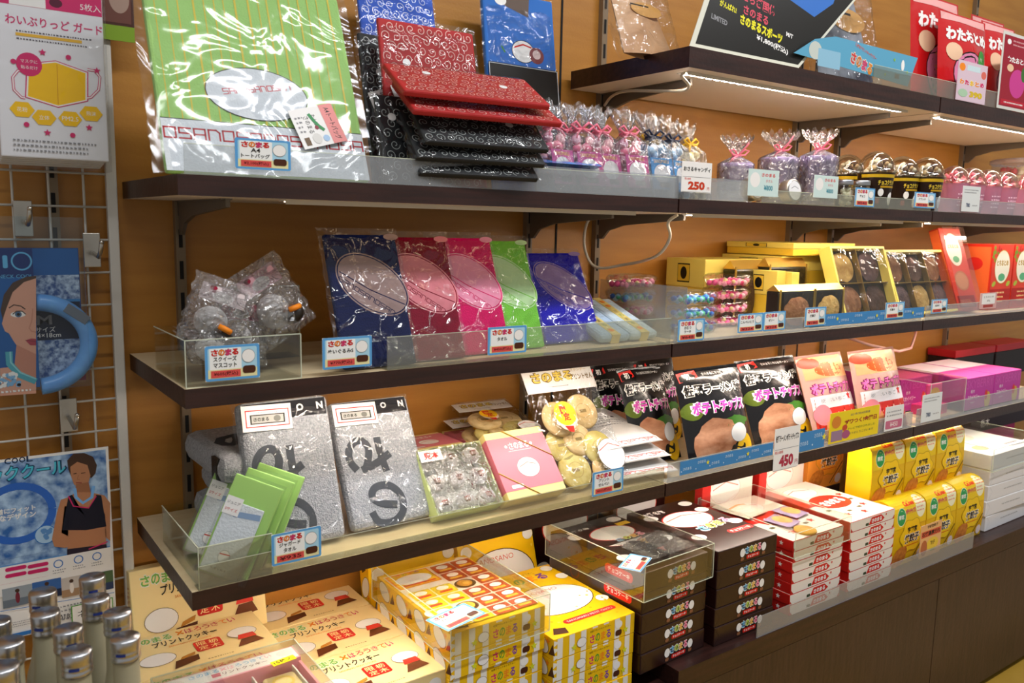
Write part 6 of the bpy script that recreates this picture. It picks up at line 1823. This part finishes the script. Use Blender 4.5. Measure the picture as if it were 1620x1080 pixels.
# small glass jars
JG = film('jar_glass', '#f4f8f6', .12, .04)
jt = None
for px, y, l, ml in ((1335, -.31, 'small glass jar of pale sweets with silver lid, left of two', '#e8e0c0'), (1362, -.325, 'small glass jar of brown sweets with silver lid, right of two', '#8c4a24')):
    x = xat(px, y, S2 + .03); t = thing('sweet_jar', l, 'jar', T(x, y, S2), 'small sweet jars'); rnd = random.Random(int(px)); r = .0205
    b = MB()
    for k in range(26): a = rnd.uniform(0, 6.28); q = rnd.uniform(0, r * .68); b.ball((q * math.cos(a), q * math.sin(a), rnd.uniform(.007, .042)), .0058, ink(ml, .4), 1)
    o = b.build('sweets', t); o['kind'] = 'stuff'
    b = MB(); b.lathe([(0, 0), (r, 0), (r * 1.03, .004), (r * 1.03, .042), (r * .84, .050), (r * .84, .054)], JG, 28); b.build('glass', t)
    b = MB(); b.lathe([(r * .92, .052), (r * .94, .054), (r * .94, .061), (r * .9, .0625), (0, .0628)], ALU, 28); b.build('lid', t)

# domed chocolate cups
DOME = film('clear_dome_plastic', '#fafcfb', .14, .05)
GRAN = {'choc': [ink('#5a3a20'), ink('#c8a878'), ink('#e8dcc0')], 'pink': [ink('#e87888'), ink('#f0a8a0'), ink('#c8485c'), ink('#f4d8c0')]}


def dome_cup(kind, label, x, y, sc=1.0):
    key = 'cup' + kind
    if key not in protos:
        t = thing('dome_cup', label, 'cup', None, 'domed sweet cups'); rnd = random.Random(8); r = .033; h = .066
        b = MB(); cm = ink('#24130c', .3) if kind == 'choc' else film('pink_clear_cup', '#f0b8cc', .10, .08, haze=.45, hcol='#e0a0c0')
        b.lathe([(0, 0), (r * .76, 0), (r * .78, .002), (r * .97, h - .004), (r * 1.0, h)], cm, 32)
        rr = lambda v: r * (.78 + .19 * v / h) + .0003
        s = Surf(b, lambda u, v, n: Vector(((rr(v) + n) * math.sin(u / r), -(rr(v) + n) * math.cos(u / r), v)))
        if kind == 'choc':
            s.rect(-.05, h * .86, .05, h * .95, ink('#c8a41c'), 16, 1); s.text('チョコクランチ', .004, h * .72, ink('#e8c83c'), w=.042, h=.009, bold=.03); s.rect(-.012, h * .58, .026, h * .63, ink('#b89018'), 6, 1); s.ell(-.010, h * .45, .006, .007, WHT); s.ell(.016, h * .28, .0085, .012, WHT); s.rect(-.02, h * .15, -.012, h * .3, ink('#8c3c2c'), 2, 1)
        else:
            s.microtext(-.012, h * .2, .02, h * .7, 4, ink('#f4dce8'))
        b.build('cup', t)
        b = MB(); rnd = random.Random(6)
        for k in range(44):
            a = rnd.uniform(0, 6.28); q = rnd.uniform(0, .024); zz = h + rnd.uniform(-.004, .026) * (1 - (q / .034) ** 2)
            b.ball((q * math.cos(a), q * math.sin(a), zz), rnd.uniform(.004, .0065), rnd.choice(GRAN[kind]), 1, .15, k)
        o = b.build('sweets', t); o['kind'] = 'stuff'
        b = MB(); b.lathe([(r * 1.02, h - .002), (r * 1.07, h + .0), (r * 1.07, h + .004), (r * .97, h + .006)] + [(r * .97 * math.cos(a), h + .006 + .034 * math.sin(a)) for a in [i * PI / 20 for i in range(1, 11)]], DOME, 36); b.build('dome_lid', t)
        protos[key] = t
    else:
        t = copy_tree(protos[key]); t['label'] = label
    t.matrix_world = Matrix.Translation((x, y, S2)) @ Matrix.Rotation(-.35, 4, 'Z') @ Matrix.Scale(sc, 4)


for px, y, l in ((1384, -.312, 'brown printed chocolate crunch cup with domed lid, leftmost'), (1424, -.282, 'brown printed chocolate crunch cup with domed lid, middle one'), (1463, -.312, 'brown printed chocolate crunch cup with domed lid, rightmost'), (1338, -.215, 'brown chocolate crunch cup with domed lid behind the glass jars')):
    dome_cup('choc', l, xat(px, y, S2 + .05), y, 1.28)
for k, px in enumerate((1507, 1534, 1560, 1586)):
    y = -.31; dome_cup('pink', 'pink popcorn cup with domed lid, %s of the row of four' % ('leftmost', 'second from left', 'third from left', 'rightmost')[k], xat(px, y, S2 + .05), y, 1.16)
dome_cup('pink', 'pink popcorn cup with domed lid at the right edge of the photo below the bucket', xat(1618, -.31, S2 + .05), -.31, 1.16)
for bl, br, ty, tt, pr, l in (((1351, 326), 1382, 296, 'チョコ', '¥540', 'blue price card below the leftmost domed chocolate cup'), ((1445, 328), 1478, 303, 'クランチ', '¥540', 'blue price card below the rightmost domed chocolate cup')):
    front_card(bl, br, ty, YF - .0012, l, tt, pr)
plain_card('price_tag', (1520, 334), 1548, 293, 'white rounded price tag in front of the pink popcorn cups', d_780, '#e0e4e2', cat='price tag')
# popcorn bucket
bx = xat(1622, -.16, S2 + .1)
t = thing('popcorn_bucket', 'large clear bucket of pink and white popcorn at the right edge of the second shelf', 'bucket', Matrix.Translation((bx, -.16, S2)) @ Matrix.Scale(1.45, 4)); rnd = random.Random(9)
b = MB()
for k in range(260):
    z = rnd.uniform(.010, .105); rr = .058 + .014 * z / .12; a = rnd.uniform(0, 6.28); q = rr * math.sqrt(rnd.uniform(.55, .98)) - .008
    b.ball((q * math.cos(a), q * math.sin(a), z), rnd.uniform(.006, .009), ink(rnd.choice(['#e85868', '#f0a0a0', '#f0e0b8', '#d83848', '#f4e8d0'])), 1, .2, k)
for k in range(60):
    a = rnd.uniform(0, 6.28); q = rnd.uniform(0, .06); b.ball((q * math.cos(a), q * math.sin(a), .108), .008, ink(rnd.choice(['#e85868', '#f0a0a0', '#f0e0b8'])), 1, .2, k)
o = b.build('popcorn', t); o['kind'] = 'stuff'
b = MB(); b.lathe([(0, 0), (.058, 0), (.060, .003), (.072, .124)], film('clear_bucket_plastic', '#fafafa', .10, .08, haze=.08), 40); b.build('bucket_shell', t)
b = MB(); b.lathe([(.0722, .120), (.076, .122), (.076, .130), (.070, .132), (.066, .1325), (0, .1325)], film('bucket_lid_plastic', '#f4ecee', .14, .10, haze=.35, hcol='#f0e4e8'), 40); b.build('lid', t)

# ------------------------------------------------------------------ top shelf
# black price poster
A = xat(1100, -.345, S1), -.345, S1
loc, W, H, ln = leanY(1092, 1272, -.345, (1112, -60), S1)
ln = .10
M = T(loc[0], loc[1], loc[2], 0, ln, .0005); g = uvof(M)
H = .20; W = g(1352, 10)[0]
t = thing('price_poster', 'slanted black price poster with yellow and pink lettering on the top shelf', 'poster', M)
b = MB(); P = [g(1090, 66), g(1262, 96), g(1362, -10), g(1420, -70), g(1150, -110)]
P[0] = (P[0][0], .0); P[1] = (P[1][0], .0)
n = len(P); b.add([(u, 0, v) for u, v in P] + [(u, .0012, v) for u, v in P], [list(range(n)), list(range(n, 2 * n))[::-1]] + [((i + 1) % n, i, n + i, n + (i + 1) % n) for i in range(n)], ink('#d8d8c8'))
s = front(b, 0); cu = sum(p[0] for p in P) / n; cv = sum(p[1] for p in P) / n
s.poly([(cu + (u - cu) * .95, cv + (v - cv) * .94) for u, v in P], ink('#1c1a16', .35))
s.poly([g(1250, 0), g(1288, 27), g(1318, 6), g(1330, -30), g(1250, -30)], ink('#2c6cc0'));
def tx(q, px, py, c, h, w, r=-.17, bold=.03): s.text(q, *g(px, py), c, h=h, w=w, rot=r, bold=bold)
YL = ink('#e8e018'); PK = ink('#d8485c')
tx('とちぎ国体', 1202, 6, PK, .021, .10); tx('がんばれ!', 1152, 10, YL, .013, .048); tx('さのまる', 1196, 24, PK, .018, .075); tx('さのまるスポーツ', 1205, 46, YL, .021, .130, bold=.05); tx('M/T', 1249, 56, WHT, .009, .022); tx('¥1,800(税込)', 1222, 71, WHT, .014, .10); tx('LIMITED', 1138, 31, GRY, .010, .045)
b.build('poster_board', t)
# clear bags behind
def soft_bag(label, pl, pr, y, tl, inner, c, shp=1):
    loc, W, H, ln = leanY(pl, pr, y, tl, S1)
    t = thing('clear_bag_pack', label, 'clear bag', T(loc[0], loc[1], loc[2], 0, max(ln, 0), .0005), 'clear bags on the top shelf')
    b = MB(); b.grid(lambda u, v: (W * (.08 + .84 * u * (1 - .25 * v)), .012 - .010 * math.sin(PI * u), H * .95 * v), 10, 10, c); b.grid(lambda u, v: (W * (.08 + .84 * (1 - u) * (1 - .25 * v)), .014 + .008 * math.sin(PI * u), H * .95 * v), 10, 10, c); s = Surf(b, lambda u, v, n: Vector((u, .001 - n, v))); s.ell(W * .55, H * .62, W * .25, H * .10, ink('#d8a45c'), rings=3); s.rect(W * .3, H * .66, W * .6, H * .68, BLK); b.build(inner, t)
    wrapper(t, W, H, .03, BAG, e=.006)
soft_bag('clear bag with a beige packed item at the left end of the top shelf', 986, 1082, -.26, (958, -40), 'packed_item', mat('beige_paper', '#c49468', .6, noise=('#d8b088', 10, (1, 1, 1))))
soft_bag('clear bag with folded grey and navy cloth behind the black poster', 1296, 1404, -.24, (1270, -60), 'folded_cloth', mat('grey_navy_cloth', '#a8acb4', .7, noise=('#2c3444', 9, (1, 1, 1))))
# blue name sign
y = -.350; A = atY(1292, 104, y); B = atY(1436, 136, y)
M = T(A.x, y, Z1 + .0415); g = uvof(M); t = None
P = [g(1256, 84), g(1436, 137), g(1452, 92), g(1322, 58), g(1290, 62)]
b = MB(); mv = min(p[1] for p in P); P = [(u, v - mv + .0005) for u, v in P]
n = len(P); b.add([(u, 0, v) for u, v in P] + [(u, .0012, v) for u, v in P], [list(range(n)), list(range(n, 2 * n))[::-1]] + [((i + 1) % n, i, n + i, n + (i + 1) % n) for i in range(n)], ink('#5ca4c4')); s = front(b, 0)
def gg(px, py): u, v = g(px, py); return u, v - mv + .0005
s.ell(*gg(1290, 80), .022, .018, ink('#c4ccc4')); s.rrect(*(lambda a, c: (a[0], a[1], c[0], c[1]))(gg(1293, 104), gg(1330, 84)), ink('#8cbcd4'), .002); s.chars('さのまる', *gg(1363, 101), [ink('#c83c3c'), ink('#c8742c'), ink('#c83c6c'), ink('#d8842c')], .024, .088, .05, rot=-.24, back=ink('#e4dcc8'), bb=.09)
s.text('佐野市ブランドキャラクター', *gg(1370, 82), ink('#d86a5c'), h=.008, w=.085, rot=-.24, bold=.02); s.ell(*gg(1428, 104), .007, .012, WHT); s.rect(*gg(1415, 124), *(lambda a: (a[0] + .018, a[1] + .010))(gg(1415, 124)), ink('#5c5c3c'))
for px, py in ((1415, 95), (1435, 115), (1400, 118)): s.star(*gg(px, py), .005, LGRN)
M2 = T(A.x, y, Z1 - .030)
M2 = T(A.x, -SP - .003, A.z + mv + 0.0 if 0 else Z1 + mv + .0415)
tag(place(b.build('name_sign'), T(A.x, y, Z1 + .0415 + mv)), 'pale blue name sign with coloured lettering on the front of the top shelf', 'sign')
# red cotton candy bags
def wata(s, W, H):
    s.rect(W * .04, H * .90, W * .96, H * .985, ink('#e8a8a4'), 8, 1)
    s.ell(W * .58, H * .30, W * .36, H * .27, BLK, -.2, rings=5); s.ell(W * .58, H * .30, W * .345, H * .255, ink('#e088ac'), -.2, rings=5); s.spots(24, W * .35, H * .12, W * .82, H * .48, .003, [ink('#e8b45c'), ink('#f0a8c4')], 4)
    s.ell(W * .80, H * .52, W * .11, H * .11, ink('#3c9c3c'), rings=3); s.text('わた', W * .80, H * .53, WHT, h=.010); s.ell(W * .22, H * .55, W * .13, H * .10, ink('#e8c09c'), rings=3)
    s.text('わたおとめ', W * .52, H * .75, WHT, h=H * .15, w=W * .84, bold=.06)
WRD = mat('red_candy_film', '#c8181c', .2, spec=.7, bump=.5, bscale=14)
for i, (pl, pr, y, tl, l) in enumerate(((1440, 1515, -.27, (1440, -14), 'red cotton candy bag at the left, tallest of the red bags'), (1482, 1556, -.315, (1484, 16), 'red cotton candy bag in front, second from the left'), (1534, 1586, -.205, (1536, 24), 'red cotton candy bag third from the left, behind the pale price card'), (1560, 1612, -.30, (1552, 34), 'red cotton candy bag at the right behind the red leaflet'))):
    loc, W, H, ln = leanY(pl, pr, y, tl, S1)
    pouch('cotton_candy_bag', l, W, H, .04, T(loc[0], loc[1], loc[2], 0, max(min(ln, .25), 0), .004), WRD, 'candy bag', wata, 18, 22, 'red cotton candy bags')
def d_w1(s, W, H):
    s.rect(W * .02, H * .01, W * .98, H * .99, ink('#d8c0cc')); s.ell(W * .14, H * .84, W * .10, H * .10, ORG); s.ell(W * .88, H * .74, W * .09, H * .10, ink('#d86a5c')); s.rect(W * .3, H * .78, W * .75, H * .92, ink('#c8dce0')); s.chars('わたおとめ', W * .5, H * .48, [ORG, PINK, YEL], H * .13, W * .86, .05, back=WHT); s.ell(W * .22, H * .2, W * .16, H * .1, ink('#a8c8a8')); s.text('390', W * .66, H * .2, ink('#d8b818'), h=H * .16, w=W * .44, bold=.06)
plain_card('shelf_card', (1511, 157), 1557, 92, 'pale pink card with orange lettering in front of the red candy bags', d_w1, '#d8c0cc', y=-SP - .0015)
def d_w2(s, W, H):
    s.rect(W * .05, H * .04, W * .95, H * .96, ink('#98182c')); s.ell(W * .2, H * .88, W * .06, H * .035, WHT); s.microtext(W * .32, H * .83, W * .9, H * .93, 2, ink('#e0b0b0')); s.text('わたおとめ', W * .5, H * .66, WHT, h=H * .075, w=W * .62, bold=.04); s.ell(W * .55, H * .36, W * .24, H * .19, ink('#c83c8c')); s.ell(W * .75, H * .5, W * .10, H * .10, ink('#3c6c2c')); s.ell(W * .3, H * .55, W * .1, H * .05, ink('#e8c09c')); s.rect(W * .1, H * .06, W * .9, H * .13, ink('#b81c30')); s.microtext(W * .2, H * .07, W * .8, H * .12, 1, WHT)
t0_ = plain_card('leaflet', (1576, 170), 1626, 44, 'dark red framed leaflet standing at the right end of the top shelf', d_w2, '#d4d4cc', y=-SP - .0015, cat='leaflet')
P = [atY(px, py, y) for px, py, y in ((1076, 109, -.322), (1071, 119, -.322), (1083, 134, -.31), (1074, 142, -.29), (1040, 143, -.24), (985, 143, -.13), (962, 151, -.06), (950, 166, -.028))]
b = MB(); b.tube(smooth([(p.x + .012, p.y, min(p.z, Z1 - .040)) for p in P]), .003, mat('white_cable', '#cfc8b8', .45), 8); tag(b.build('lamp_cable'), 'white cable curling from the lamp strip under the top shelf', 'cable')
